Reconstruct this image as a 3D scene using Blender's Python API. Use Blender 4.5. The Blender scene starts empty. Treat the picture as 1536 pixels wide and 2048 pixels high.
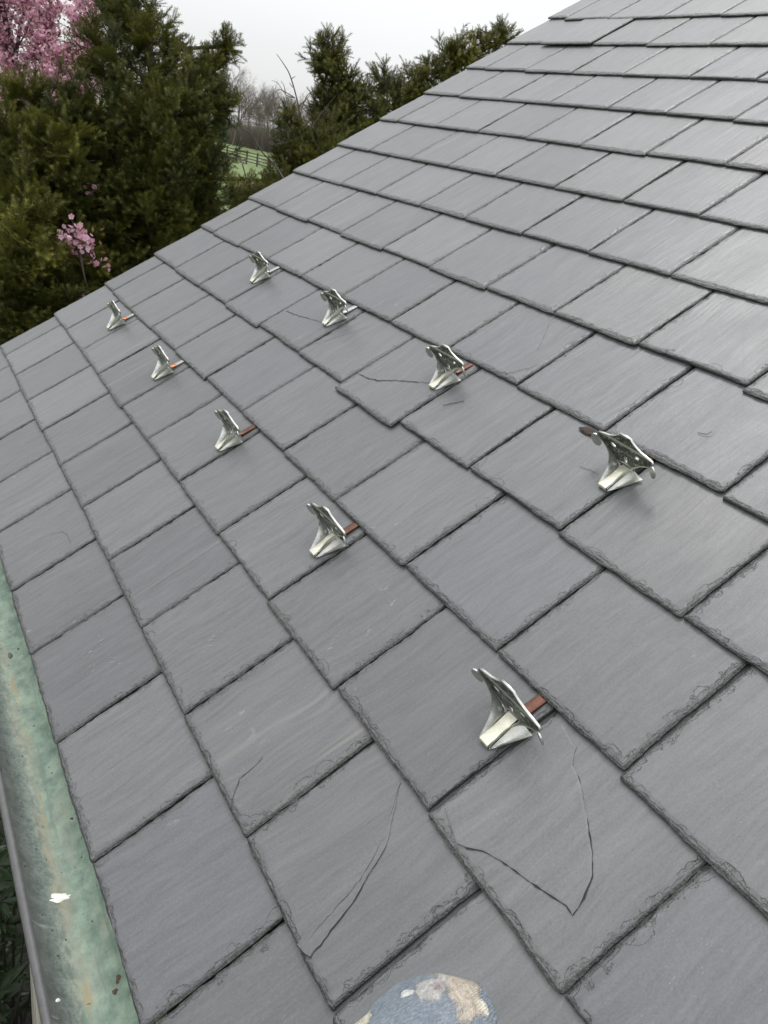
import bpy, bmesh, math, random
import numpy as np
from mathutils import Vector, Matrix, noise as mnoise

sc = bpy.context.scene
R_ = math.radians
random.seed(7)
rng = np.random.default_rng(11)

# ------------------------------------------------------------------ camera
PITCH = R_(34.0)
cam_d = bpy.data.cameras.new('camera')
cam = bpy.data.objects.new('camera', cam_d)
sc.collection.objects.link(cam)
right = Vector((0.5053008, 0.8476088, 0.1619582))
down = Vector((0.4412349, -0.0924840, -0.8926133))
fwd = Vector((-0.7416083, 0.5224998, -0.4207268))
cm = Matrix((right, -down, -fwd)).transposed().to_4x4()
cm.translation = Vector((3.0617066, -0.1691563, 0.9906349))
cam.matrix_world = cm
cam_d.sensor_fit = 'HORIZONTAL'
cam_d.sensor_width = 36.0
cam_d.lens = 36.0 * 1553.79 / 1536.0
cam_d.clip_start = 0.02
cam_d.clip_end = 2000.0
sc.camera = cam

# ------------------------------------------------------------------ sky: bright overcast, luminance rising to the zenith
SUN_EL, SUN_ROT = R_(62), R_(250)
world = bpy.data.worlds.new('World')
sc.world = world
world.use_nodes = True
nt = world.node_tree
nt.nodes.clear()
out = nt.nodes.new('ShaderNodeOutputWorld')
bg = nt.nodes.new('ShaderNodeBackground')
sky = nt.nodes.new('ShaderNodeTexSky')
sky.sky_type = 'NISHITA'
sky.sun_disc = False
sky.sun_elevation = SUN_EL
sky.sun_rotation = SUN_ROT
sky_bg = nt.nodes.new('ShaderNodeBackground')
sky_bg.inputs['Strength'].default_value = 0.05
tc = nt.nodes.new('ShaderNodeTexCoord')
sep = nt.nodes.new('ShaderNodeSeparateXYZ')
mx = nt.nodes.new('ShaderNodeMath'); mx.operation = 'MAXIMUM'; mx.inputs[1].default_value = 0.0
ma = nt.nodes.new('ShaderNodeMath'); ma.operation = 'MULTIPLY_ADD'
ma.inputs[1].default_value = 1.42; ma.inputs[2].default_value = 0.49
cn = nt.nodes.new('ShaderNodeTexNoise'); cn.inputs['Scale'].default_value = 3.0; cn.inputs['Detail'].default_value = 4
cr = nt.nodes.new('ShaderNodeMapRange')
cr.inputs[1].default_value = 0.3; cr.inputs[2].default_value = 0.7; cr.inputs[3].default_value = 0.95; cr.inputs[4].default_value = 1.05
mm = nt.nodes.new('ShaderNodeMath'); mm.operation = 'MULTIPLY'
bg.inputs['Color'].default_value = (0.985, 0.99, 1.0, 1)
add = nt.nodes.new('ShaderNodeAddShader')
L = nt.links.new
L(tc.outputs['Generated'], sep.inputs[0]); L(sep.outputs['Z'], mx.inputs[0]); L(mx.outputs[0], ma.inputs[0])
L(tc.outputs['Generated'], cn.inputs['Vector']); L(cn.outputs['Fac'], cr.inputs[0])
L(ma.outputs[0], mm.inputs[0]); L(cr.outputs[0], mm.inputs[1]); L(mm.outputs[0], bg.inputs['Strength'])
hs = nt.nodes.new('ShaderNodeHueSaturation'); hs.inputs['Saturation'].default_value = 0.15
L(sky.outputs[0], hs.inputs['Color']); L(hs.outputs[0], sky_bg.inputs['Color'])
L(bg.outputs[0], add.inputs[0]); L(sky_bg.outputs[0], add.inputs[1]); L(add.outputs[0], out.inputs['Surface'])

sun_d = bpy.data.lights.new('sun', 'SUN')
sun_d.energy = 1.1
sun_d.angle = R_(18)
sun_d.color = (1.0, 0.985, 0.96)
sun = bpy.data.objects.new('sun', sun_d)
sc.collection.objects.link(sun)
sdir = Vector((math.cos(SUN_EL) * math.cos(R_(150)), math.cos(SUN_EL) * math.sin(R_(150)), math.sin(SUN_EL)))
sun.rotation_euler = sdir.to_track_quat('Z', 'Y').to_euler()
sun.location = (0, 0, 12)

vs = sc.view_settings
vs.view_transform = 'Standard'
vs.look = 'None'
vs.exposure = 0.0
vs.gamma = 1.0
vs.use_curve_mapping = False
sc.render.film_transparent = False
try:
    sc.cycles.max_bounces = 6
    sc.cycles.diffuse_bounces = 3
    sc.cycles.glossy_bounces = 3
    sc.cycles.transparent_max_bounces = 4
except Exception:
    pass

# ------------------------------------------------------------------ helpers
COL = sc.collection
UP_N = Vector((0, -math.sin(PITCH), math.cos(PITCH)))
UP_V = Vector((0, math.cos(PITCH), math.sin(PITCH)))
ROOF = Matrix(((1, 0, 0), (0, math.cos(PITCH), -math.sin(PITCH)), (0, math.sin(PITCH), math.cos(PITCH))))


def rp(u, v, n=0.0):
    """roof coordinates (along eave, up slope, normal) -> world"""
    return ROOF @ Vector((u, v, n))


def link(o, parent=None):
    COL.objects.link(o)
    if parent is not None:
        o.parent = parent
    return o


def empty(name, label, cat, loc=(0, 0, 0), rot=None, group=None):
    o = bpy.data.objects.new(name, None)
    o.empty_display_size = 0.05
    link(o)
    o.location = loc
    if rot is not None:
        o.rotation_euler = rot
    tag(o, label, cat, group)
    return o


def tag(o, label=None, cat=None, group=None, kind=None):
    if label: o['label'] = label
    if cat: o['category'] = cat
    if group: o['group'] = group
    if kind: o['kind'] = kind
    return o


def mesh(name, verts, faces, mat, smooth=False, mats=None, fm=None):
    me = bpy.data.meshes.new(name)
    me.from_pydata([tuple(v) for v in verts], [], [tuple(f) for f in faces])
    if mats is None:
        mats = [mat]
    for m in mats:
        me.materials.append(m)
    if fm is not None:
        me.polygons.foreach_set('material_index', fm)
    if smooth:
        me.polygons.foreach_set('use_smooth', [True] * len(me.polygons))
    me.update()
    return me


def obj(name, me, parent=None, loc=None):
    o = bpy.data.objects.new(name, me)
    link(o, parent)
    if loc is not None:
        o.location = loc
    return o


def np_mesh(name, V, F, mat, attr=None, smooth=False):
    """V (n,3), F (m,k) arrays, one k"""
    V = np.asarray(V, dtype=np.float32); F = np.asarray(F, dtype=np.int32)
    k = F.shape[1]
    me = bpy.data.meshes.new(name)
    me.vertices.add(len(V)); me.vertices.foreach_set('co', V.ravel())
    me.loops.add(F.size); me.loops.foreach_set('vertex_index', F.ravel())
    me.polygons.add(len(F))
    me.polygons.foreach_set('loop_start', np.arange(0, F.size, k, dtype=np.int32))
    me.polygons.foreach_set('loop_total', np.full(len(F), k, dtype=np.int32))
    me.materials.append(mat)
    if smooth:
        me.polygons.foreach_set('use_smooth', np.ones(len(F), dtype=bool))
    if attr is not None:
        for nm, arr in attr.items():
            a = me.attributes.new(nm, 'FLOAT', 'POINT')
            a.data.foreach_set('value', np.asarray(arr, dtype=np.float32))
    me.update(calc_edges=True)
    return me


def box(x0, x1, y0, y1, z0, z1):
    v = [(x0, y0, z0), (x1, y0, z0), (x1, y1, z0), (x0, y1, z0), (x0, y0, z1), (x1, y0, z1), (x1, y1, z1), (x0, y1, z1)]
    f = [(3, 2, 1, 0), (4, 5, 6, 7), (0, 1, 5, 4), (1, 2, 6, 5), (2, 3, 7, 6), (3, 0, 4, 7)]
    return v, f


def tube(path, radii, seg=8, cap=True):
    """tapered tube along a polyline"""
    P = [Vector(p) for p in path]
    V = []; F = []
    n = len(P)
    ref = Vector((0.13, 0.31, 0.94)).normalized()
    for i, p in enumerate(P):
        d = (P[min(i + 1, n - 1)] - P[max(i - 1, 0)]).normalized()
        a = d.cross(ref)
        if a.length < 1e-3:
            a = d.cross(Vector((1, 0, 0)))
        a.normalize(); b = d.cross(a)
        for k in range(seg):
            t = 2 * math.pi * k / seg
            V.append(p + (a * math.cos(t) + b * math.sin(t)) * radii[i])
    for i in range(n - 1):
        for k in range(seg):
            k2 = (k + 1) % seg
            F.append((i * seg + k, i * seg + k2, (i + 1) * seg + k2, (i + 1) * seg + k))
    if cap:
        F.append(tuple(range(seg))[::-1]); F.append(tuple((n - 1) * seg + k for k in range(seg)))
    return V, F


def smooth_path(path, per=5):
    P = [Vector(p) for p in path]
    out_ = []
    n = len(P)
    for i in range(n - 1):
        p0 = P[max(i - 1, 0)]; p1 = P[i]; p2 = P[i + 1]; p3 = P[min(i + 2, n - 1)]
        for k in range(per):
            t = k / per
            out_.append(0.5 * ((2 * p1) + (p2 - p0) * t + (2 * p0 - 5 * p1 + 4 * p2 - p3) * t * t + (3 * p1 - p0 - 3 * p2 + p3) * t ** 3))
    out_.append(P[-1])
    return out_


class MB:
    def __init__(s): s.V = []; s.F = []; s.M = []
    def add(s, vf, m=0):
        o = len(s.V); s.V += [tuple(v) for v in vf[0]]
        for f in vf[1]:
            s.F.append(tuple(i + o for i in f)); s.M.append(m)
    def mesh(s, name, mats, smooth=False):
        return mesh(name, s.V, s.F, None, smooth, mats if isinstance(mats, list) else [mats], s.M)


# ------------------------------------------------------------------ materials
class NT:
    """small wrapper to write node trees"""
    def __init__(s, name):
        s.m = bpy.data.materials.new(name); s.m.use_nodes = True
        s.t = s.m.node_tree; s.t.nodes.clear()
        s.out = s.t.nodes.new('ShaderNodeOutputMaterial')
        s.b = s.t.nodes.new('ShaderNodeBsdfPrincipled')
        s.t.links.new(s.b.outputs[0], s.out.inputs['Surface'])
    def n(s, typ, **kw):
        nd = s.t.nodes.new(typ)
        for k, v in kw.items(): setattr(nd, k, v)
        return nd
    def l(s, a, b): s.t.links.new(a, b)
    def setin(s, sock, v):
        if hasattr(v, 'default_value') and hasattr(v, 'is_output'): s.l(v, sock)
        else: sock.default_value = v
    def math(s, op, a, b=0.0, c=None, clamp=False):
        nd = s.n('ShaderNodeMath', operation=op, use_clamp=clamp)
        s.setin(nd.inputs[0], a); s.setin(nd.inputs[1], b)
        if c is not None: s.setin(nd.inputs[2], c)
        return nd.outputs[0]
    def mapr(s, v, a, b, c=0.0, d=1.0, smooth=False):
        nd = s.n('ShaderNodeMapRange')
        if smooth: nd.interpolation_type = 'SMOOTHSTEP'
        s.setin(nd.inputs[0], v)
        for i, x in enumerate((a, b, c, d)): s.setin(nd.inputs[i + 1], x)
        return nd.outputs[0]
    def mix(s, f, a, b, blend='MIX'):
        nd = s.n('ShaderNodeMix', data_type='RGBA', blend_type=blend)
        s.setin(nd.inputs[0], f)
        s.setin(nd.inputs[6], a if not isinstance(a, tuple) else a + (1,) * (4 - len(a)))
        s.setin(nd.inputs[7], b if not isinstance(b, tuple) else b + (1,) * (4 - len(b)))
        return nd.outputs[2]
    def noise(s, vec, scale, detail=4, rough=0.55, dist=0.0, color=False):
        nd = s.n('ShaderNodeTexNoise')
        nd.inputs['Scale'].default_value = scale; nd.inputs['Detail'].default_value = detail
        nd.inputs['Roughness'].default_value = rough; nd.inputs['Distortion'].default_value = dist
        s.l(vec, nd.inputs['Vector'])
        return nd.outputs['Color' if color else 'Fac']
    def vmul(s, vec, k):
        nd = s.n('ShaderNodeVectorMath', operation='MULTIPLY'); s.l(vec, nd.inputs[0]); nd.inputs[1].default_value = k
        return nd.outputs[0]
    def vadd(s, a, b):
        nd = s.n('ShaderNodeVectorMath', operation='ADD'); s.l(a, nd.inputs[0]); s.setin(nd.inputs[1], b)
        return nd.outputs[0]
    def obj_co(s): return s.n('ShaderNodeTexCoord').outputs['Object']
    def rand(s): return s.n('ShaderNodeObjectInfo').outputs['Random']
    def attr(s, nm): return s.n('ShaderNodeAttribute', attribute_name=nm).outputs['Fac']
    def bump(s, h, dist, strength=1.0, prev=None):
        nd = s.n('ShaderNodeBump'); nd.inputs['Distance'].default_value = dist; nd.inputs['Strength'].default_value = strength
        s.l(h, nd.inputs['Height'])
        if prev is not None: s.l(prev, nd.inputs['Normal'])
        return nd.outputs[0]
    def done(s, color=None, rough=None, normal=None, metal=None, spec=None):
        if color is not None: s.setin(s.b.inputs['Base Color'], color if not isinstance(color, tuple) else color + (1,))
        if rough is not None: s.setin(s.b.inputs['Roughness'], rough)
        if metal is not None: s.setin(s.b.inputs['Metallic'], metal)
        if spec is not None: s.setin(s.b.inputs['Specular IOR Level'], spec)
        if normal is not None: s.l(normal, s.b.inputs['Normal'])
        return s.m


def simple(name, col, rough=0.6, var=0.15, scale=30, metal=0.0, bump=0.0):
    t = NT(name); co = t.obj_co()
    n = t.noise(co, scale, 5)
    c = t.mix(t.mapr(n, 0.3, 0.7), tuple(x * (1 - var) for x in col), tuple(min(1, x * (1 + var)) for x in col))
    nm = t.bump(n, bump) if bump else None
    return t.done(c, rough, nm, metal)


def slate_material():
    t = NT('slate_stone')
    co0 = t.obj_co(); r = t.attr('seed')
    # each slate reads its own patch of the noise fields
    cmb = t.n('ShaderNodeCombineXYZ')
    t.l(t.math('MULTIPLY', r, 37.0), cmb.inputs[0]); t.l(t.math('MULTIPLY', r, 91.0), cmb.inputs[1]); t.l(t.math('MULTIPLY', r, 13.0), cmb.inputs[2])
    co = t.vadd(co0, cmb.outputs[0])
    warp = t.noise(t.vmul(co, (4, 4, 4)), 1.0, 2, color=True)
    wv = t.vmul(warp, (0.05, 0.05, 0.0))
    cw = t.vadd(co, wv)
    grain = t.noise(t.vmul(cw, (150, 14, 20)), 1.0, 5, 0.6)
    streak = t.noise(t.vmul(cw, (34, 2.0, 5)), 1.0, 6, 0.66)
    blotch = t.noise(t.vmul(cw, (7, 5, 5)), 1.0, 4, 0.6)
    fine = t.noise(t.vmul(co, (420, 260, 300)), 1.0, 4, 0.75)
    # stone tint per slate
    cr = t.n('ShaderNodeValToRGB')
    e = cr.color_ramp.elements
    e[0].position = 0.0; e[0].color = (0.092, 0.096, 0.102, 1)
    e[1].position = 1.0; e[1].color = (0.112, 0.116, 0.119, 1)
    for p, c in ((0.2, (0.082, 0.085, 0.090)), (0.4, (0.106, 0.109, 0.111)), (0.55, (0.086, 0.087, 0.090)), (0.7, (0.095, 0.099, 0.103)), (0.85, (0.078, 0.080, 0.083))):
        x = e.new(p); x.color = c + (1,)
    r2 = t.math('FRACT', t.math('MULTIPLY', r, 17.31))
    t.l(r2, cr.inputs[0])
    base = cr.outputs[0]
    # streak contrast differs from slate to slate
    r3 = t.math('FRACT', t.math('MULTIPLY', r, 53.7))
    sa = t.mapr(r3, 0, 1, 0.14, 0.42)
    k = t.math('ADD', t.math('MULTIPLY', t.math('SUBTRACT', streak, 0.5), t.math('MULTIPLY', sa, 2.2)),
               t.math('MULTIPLY', t.math('SUBTRACT', blotch, 0.5), 0.34))
    k = t.math('ADD', k, t.math('MULTIPLY', t.math('SUBTRACT', grain, 0.5), 0.85))
    k = t.math('ADD', k, t.math('MULTIPLY', t.math('SUBTRACT', fine, 0.5), 0.95))
    k = t.math('ADD', k, 1.0)
    base = t.mix(1.0, base, t.mix(k, (0.0, 0.0, 0.0), (1.0, 1.0, 1.0)), 'MULTIPLY') if False else base
    vm = t.n('ShaderNodeVectorMath', operation='SCALE'); t.l(base, vm.inputs[0]); t.l(k, vm.inputs['Scale'])
    base = vm.outputs[0]
    # pale tan veins along the grain, on some slates
    vein = t.noise(t.vmul(cw, (42, 1.1, 6)), 1.0, 3, 0.5)
    vk = t.math('MULTIPLY', t.mapr(vein, 0.60, 0.74, 0, 1, True), t.mapr(r3, 0.55, 0.95, 0, 0.55))
    base = t.mix(vk, base, (0.20, 0.19, 0.165))
    # white specks and chalky scuffs
    sp = t.noise(t.vmul(cw, (520, 330, 400)), 1.0, 2, 0.6)
    spm = t.noise(t.vmul(co, (17, 9, 9)), 1.0, 3, 0.6)
    spk = t.math('MULTIPLY', t.mapr(sp, 0.66, 0.76), t.mapr(spm, 0.42, 0.68, 0.05, 0.55))
    base = t.mix(spk, base, (0.34, 0.34, 0.335))
    sf = t.noise(t.vmul(cw, (46, 22, 20)), 1.0, 6, 0.7)
    sfm = t.noise(t.vmul(co, (5, 5, 5)), 1.0, 2, 0.5)
    sfk = t.math('MULTIPLY', t.mapr(sf, 0.63, 0.72), t.mapr(sfm, 0.58, 0.68, 0, 0.45))
    base = t.mix(sfk, base, (0.40, 0.40, 0.395))
    # conchoidal flakes along the dressed edges (d = mm from the edge)
    d = t.attr('edge')
    h = None; step_shade = None
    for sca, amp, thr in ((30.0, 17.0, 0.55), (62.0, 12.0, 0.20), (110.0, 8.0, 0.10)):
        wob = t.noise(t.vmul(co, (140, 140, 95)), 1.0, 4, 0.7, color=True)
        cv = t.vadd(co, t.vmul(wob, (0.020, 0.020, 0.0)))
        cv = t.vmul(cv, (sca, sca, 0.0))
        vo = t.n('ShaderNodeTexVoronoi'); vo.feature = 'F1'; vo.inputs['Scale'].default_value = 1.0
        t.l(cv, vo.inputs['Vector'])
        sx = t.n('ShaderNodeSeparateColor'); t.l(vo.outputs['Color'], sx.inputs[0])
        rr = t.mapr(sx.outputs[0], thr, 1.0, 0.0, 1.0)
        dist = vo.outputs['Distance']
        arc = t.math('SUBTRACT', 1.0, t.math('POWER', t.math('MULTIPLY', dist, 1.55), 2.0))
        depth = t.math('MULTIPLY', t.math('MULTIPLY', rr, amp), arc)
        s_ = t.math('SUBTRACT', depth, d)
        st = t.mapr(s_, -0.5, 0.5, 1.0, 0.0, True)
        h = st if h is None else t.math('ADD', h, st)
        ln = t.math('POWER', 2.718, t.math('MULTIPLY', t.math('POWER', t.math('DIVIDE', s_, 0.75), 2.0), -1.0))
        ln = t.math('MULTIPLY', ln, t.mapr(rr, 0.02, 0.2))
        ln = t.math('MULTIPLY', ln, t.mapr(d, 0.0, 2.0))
        step_shade = ln if step_shade is None else t.math('MAXIMUM', step_shade, ln)
    base = t.mix(t.math('MULTIPLY', step_shade, 0.40), base, (0.025, 0.025, 0.025))  # crevice shade at the flake steps, painted as dark lines
    # broken edge: rough, charcoal, with lighter chipped teeth
    teeth = t.noise(t.vmul(co, (210, 210, 260)), 1.0, 4, 0.7)
    edge_c = t.mix(t.mapr(teeth, 0.38, 0.68), (0.014, 0.014, 0.013), (0.072, 0.072, 0.070))
    em = t.mapr(d, -1.6, 0.1, 1.0, 0.0)
    base = t.mix(em, base, edge_c)
    # light dirt close to the edge
    dk = t.math('MULTIPLY', t.mapr(d, 0.0, 12.0, 0.34, 0.0), t.mapr(t.noise(t.vmul(co, (45, 45, 45)), 1.0, 4), 0.35, 0.65))
    base = t.mix(dk, base, (0.055, 0.054, 0.052))
    nb = t.bump(h, 0.0007, 1.0)
    nb = t.bump(grain, 0.0010, 0.6, nb)
    nb = t.bump(streak, 0.0022, 0.5, nb)
    nb = t.bump(blotch, 0.004, 0.4, nb)
    nb = t.bump(fine, 0.0003, 0.5, nb)
    nb = t.bump(t.math('MULTIPLY', teeth, em), 0.004, 0.9, nb)
    rough = t.mapr(blotch, 0.3, 0.7, 0.36, 0.50)
    return t.done(base, rough, nb, spec=0.75)


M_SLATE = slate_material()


def zinc_material():
    t = NT('galvanised_steel'); co = t.obj_co()
    n = t.noise(co, 90, 5, 0.65); n2 = t.noise(co, 22, 4); n3 = t.noise(co, 400, 2)
    c = t.mix(t.mapr(n, 0.3, 0.7), (0.40, 0.41, 0.39), (0.64, 0.65, 0.62))
    c = t.mix(t.mapr(n2, 0.55, 0.75, 0, 0.45), c, (0.62, 0.57, 0.38))
    nb = t.bump(n, 0.001, 0.35); nb = t.bump(n3, 0.0004, 0.4, nb)
    return t.done(c, t.mapr(n2, 0.3, 0.7, 0.22, 0.38), nb, 0.9)


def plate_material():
    t = NT('pitted_plate_dark_reflection'); co = t.obj_co()
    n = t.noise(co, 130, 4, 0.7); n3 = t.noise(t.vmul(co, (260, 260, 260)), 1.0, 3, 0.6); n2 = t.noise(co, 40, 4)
    c = t.mix(t.mapr(n, 0.35, 0.65), (0.07, 0.07, 0.065), (0.17, 0.175, 0.165))  # dark surroundings reflected in the steel, painted as a darker base colour
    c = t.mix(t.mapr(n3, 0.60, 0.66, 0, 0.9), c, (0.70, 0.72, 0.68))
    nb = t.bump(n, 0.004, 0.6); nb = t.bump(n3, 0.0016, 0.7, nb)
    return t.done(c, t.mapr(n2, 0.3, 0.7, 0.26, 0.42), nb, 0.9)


def copper_material():
    t = NT('tarnished_copper'); co = t.obj_co()
    n = t.noise(co, 70, 5, 0.65); n2 = t.noise(t.vmul(co, (300, 60, 60)), 1.0, 4)
    c = t.mix(t.mapr(n, 0.3, 0.7), (0.085, 0.045, 0.034), (0.16, 0.080, 0.056))
    c = t.mix(t.mapr(n2, 0.60, 0.75, 0, 0.5), c, (0.30, 0.13, 0.075))
    return t.done(c, t.mapr(n, 0.3, 0.7, 0.32, 0.5), t.bump(n2, 0.0006, 0.5), 0.85)


def bright_copper_material():
    t = NT('bright_copper_bend'); co = t.obj_co()
    n = t.noise(co, 120, 5, 0.65)
    c = t.mix(t.mapr(n, 0.3, 0.7), (0.42, 0.16, 0.07), (0.66, 0.29, 0.14))
    return t.done(c, 0.36, t.bump(n, 0.0008, 0.5), 0.8)


M_ZINC = zinc_material(); M_PLATE = plate_material(); M_COPPER = copper_material(); M_BEND = bright_copper_material()
M_SKY_SHEEN = simple('strap_sky_sheen', (0.40, 0.41, 0.39), 0.42, 0.25, 90, 0.8, 0.0006)  # copper strap with the grazing sky reflection painted in as silver
M_DECK = simple('roof_deck_felt', (0.03, 0.03, 0.03), 0.9)
M_WHITE = simple('white_painted_wood', (0.72, 0.70, 0.65), 0.55, 0.06, 12, 0, 0.001)


def wood_post_material():
    t = NT('weathered_white_wood'); co = t.obj_co()
    n = t.noise(t.vmul(co, (70, 70, 2.0)), 1.0, 5, 0.65)
    c = t.mix(t.mapr(n, 0.36, 0.60, 0, 1), (0.42, 0.38, 0.33), (0.80, 0.78, 0.72))
    return t.done(c, 0.7, t.bump(n, 0.006, 0.8))


M_POST = wood_post_material()


def gutter_material():
    """patinated copper trough: y runs across (wall side to rim), x along"""
    t = NT('verdigris_copper'); co = t.obj_co()
    sp = t.n('ShaderNodeSeparateXYZ'); t.l(co, sp.inputs[0])
    along = t.noise(t.vmul(co, (5, 60, 60)), 1.0, 6, 0.68)
    blot = t.noise(co, 30, 8, 0.7)
    big = t.noise(t.vmul(co, (7, 18, 18)), 1.0, 6, 0.65)
    fine = t.noise(co, 150, 6, 0.75)
    y = t.math('ADD', sp.outputs['Y'], t.math('MULTIPLY', t.math('SUBTRACT', big, 0.5), 0.042))
    # verdigris: pale mint on the wall side, mottled with bare brown-grey metal along the bottom, worn lead grey towards the rim
    gv = t.mix(t.mapr(blot, 0.36, 0.64), (0.120, 0.190, 0.145), (0.315, 0.415, 0.320))
    gv = t.mix(t.mapr(big, 0.56, 0.68, 0, 0.6), gv, (0.33, 0.345, 0.275))
    gv = t.mix(t.mapr(along, 0.53, 0.64, 0, 0.6), gv, (0.13, 0.185, 0.155))
    gr = t.mix(t.mapr(blot, 0.36, 0.64), (0.058, 0.063, 0.060), (0.130, 0.136, 0.128))
    teal = t.mix(t.mapr(fine, 0.38, 0.62), (0.075, 0.11, 0.10), (0.215, 0.265, 0.23))
    mot = t.mix(t.mapr(t.noise(t.vmul(co, (42, 70, 70)), 1.0, 8, 0.75), 0.44, 0.58), (0.11, 0.145, 0.118), (0.275, 0.30, 0.235))
    mot = t.mix(t.mapr(fine, 0.58, 0.68, 0, 0.5), mot, (0.24, 0.19, 0.14))
    gv = t.mix(t.mapr(y, -0.014, 0.006, 1, 0), gv, mot)
    c = t.mix(t.mapr(y, -0.030, -0.010, 1, 0), gv, teal)
    c = t.mix(t.mapr(y, -0.044, -0.018, 1, 0), c, gr)
    # silt line along the bottom, with ochre lichen patches
    silt = t.math('MULTIPLY', t.mapr(t.math('ABSOLUTE', t.math('ADD', y, 0.004)), 0.004, 0.018, 1, 0), t.mapr(t.noise(t.vmul(co, (11, 40, 40)), 1.0, 6, 0.7), 0.40, 0.62))
    c = t.mix(t.math('MULTIPLY', silt, 0.5), c, (0.22, 0.20, 0.15))
    och = t.math('MULTIPLY', t.mapr(t.noise(t.vmul(co, (9, 55, 55)), 1.0, 5, 0.7), 0.53, 0.61), t.mapr(t.math('ABSOLUTE', t.math('ADD', y, 0.001)), 0.004, 0.014, 1, 0))
    c = t.mix(t.math('MULTIPLY', och, 0.5), c, (0.33, 0.21, 0.06))
    dots = t.noise(t.vmul(co, (130, 130, 130)), 1.0, 1, 0.4)
    c = t.mix(t.mapr(dots, 0.735, 0.76), c, (0.04, 0.035, 0.03))
    # run marks down the rim wall
    runs = t.noise(t.vmul(co, (160, 10, 26)), 1.0, 4, 0.6, 0.6)
    c = t.mix(t.math('MULTIPLY', t.mapr(runs, 0.62, 0.74), t.mapr(y, -0.050, -0.012, 0.5, 0.0)), c, (0.40, 0.42, 0.38))
    nb = t.bump(blot, 0.003, 0.35); nb = t.bump(fine, 0.0008, 0.5, nb); nb = t.bump(runs, 0.002, 0.3, nb)
    return t.done(c, t.mapr(blot, 0.3, 0.7, 0.38, 0.62), nb, 0.0, 0.5)


M_GUTTER = gutter_material()
M_BEAD = simple('lead_grey_bead', (0.080, 0.080, 0.082), 0.5, 0.16, 60, 0.0, 0.0008)


def leafy(name, a, b, rough=0.5, attr='tint', trans=0.25, tip=None):
    t = NT(name)
    f = t.attr(attr)
    c = t.mix(f, a, b)
    if tip is not None:
        c = t.mix(t.mapr(f, 0.82, 1.0), c, tip)
    t.setin(t.b.inputs['Base Color'], c); t.b.inputs['Roughness'].default_value = rough
    t.b.inputs['Specular IOR Level'].default_value = 0.18 if 'laurel' in name else 0.16
    tr = t.n('ShaderNodeBsdfTranslucent'); t.l(c, tr.inputs['Color'])
    mxs = t.n('ShaderNodeMixShader'); mxs.inputs[0].default_value = trans
    t.l(t.b.outputs[0], mxs.inputs[1]); t.l(tr.outputs[0], mxs.inputs[2]); t.l(mxs.outputs[0], t.out.inputs['Surface'])
    return t.m


M_YEW = leafy('yew_needles', (0.022, 0.030, 0.008), (0.165, 0.165, 0.034), 0.48, trans=0.3, tip=(0.30, 0.27, 0.070))
M_BARK = simple('yew_bark', (0.055, 0.042, 0.032), 0.85, 0.4, 30, 0, 0.01)
M_TWIG = simple('dry_twig', (0.20, 0.165, 0.115), 0.8, 0.3, 30)
M_SNAG = simple('dead_wood', (0.075, 0.060, 0.055), 0.85, 0.3, 30)
M_PETAL = leafy('pink_petals', (0.60, 0.27, 0.39), (0.88, 0.66, 0.74), 0.55, trans=0.35)
M_RED = leafy('bronze_young_leaves', (0.10, 0.045, 0.028), (0.17, 0.11, 0.05), 0.5, trans=0.25)
M_CHERRY = simple('cherry_bark', (0.055, 0.042, 0.040), 0.75, 0.3, 25)
M_FAR = simple('grey_brown_twigs', (0.135, 0.115, 0.095), 0.9, 0.25, 0.3)
M_LAUREL = leafy('laurel_leaf', (0.007, 0.016, 0.006), (0.024, 0.044, 0.014), 0.30, attr='tint', trans=0.12)

# ------------------------------------------------------------------ ground
def ground_material():
    t = NT('grass_and_soil'); co = t.obj_co()
    big = t.noise(co, 0.06, 5); mid = t.noise(co, 0.8, 6, 0.6); fine = t.noise(co, 12, 4)
    c = t.mix(t.mapr(mid, 0.3, 0.7), (0.085, 0.130, 0.032), (0.125, 0.175, 0.050))
    c = t.mix(t.mapr(big, 0.35, 0.7, 0, 0.4), c, (0.15, 0.20, 0.07))
    c = t.mix(t.mapr(fine, 0.4, 0.7, 0, 0.3), c, (0.05, 0.08, 0.02))
    return t.done(c, 0.9, t.bump(fine, 0.03, 0.4))


GZ = -3.2
V = []; F = []
xs = list(np.concatenate([np.linspace(-900, -200, 8), np.linspace(-190, 20, 43), np.linspace(40, 600, 6)]))
ys = list(np.concatenate([np.linspace(-500, -20, 7), np.linspace(-10, 140, 31), np.linspace(180, 800, 7)]))
for x in xs:
    for y in ys:
        far = max(0.0, (-x - 40) / 100.0)
        z = GZ + 0.12 * far * math.sin(y * 0.05 + x * 0.03)
        V.append((x, y, z))
ny = len(ys)
for i in range(len(xs) - 1):
    for j in range(ny - 1):
        F.append((i * ny + j, (i + 1) * ny + j, (i + 1) * ny + j + 1, i * ny + j + 1))
g = obj('ground', mesh('ground', V, F, ground_material(), True))
tag(g, 'green meadow grass running back from the house to the far trees', None, None, 'structure')

v, f = box(-1.4, 4.5, -2.2, 2.5, GZ - .05, GZ + .03)
tag(obj('soil_bed', mesh('soil_bed', v, f, simple('dark_leaf_mould', (0.008, 0.006, 0.004), 0.95, .4, 20, 0, .02))), 'dark soil and leaf mould below the eave', None, None, 'structure')

# ------------------------------------------------------------------ house
EXP = 0.216
SL = 0.508            # slate length
ST = 0.0082           # slate thickness
LIFT = ST * SL / EXP + 0.003  # how far the tail rides above the deck
house = empty('house', 'slate roofed house with white painted walls under the eave', 'house', (0, 0, GZ))
house_inv = Matrix.Translation((0, 0, -GZ))


def hpart(name, me):
    o = obj(name, me, house)
    o.matrix_parent_inverse = house_inv
    return o


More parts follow.
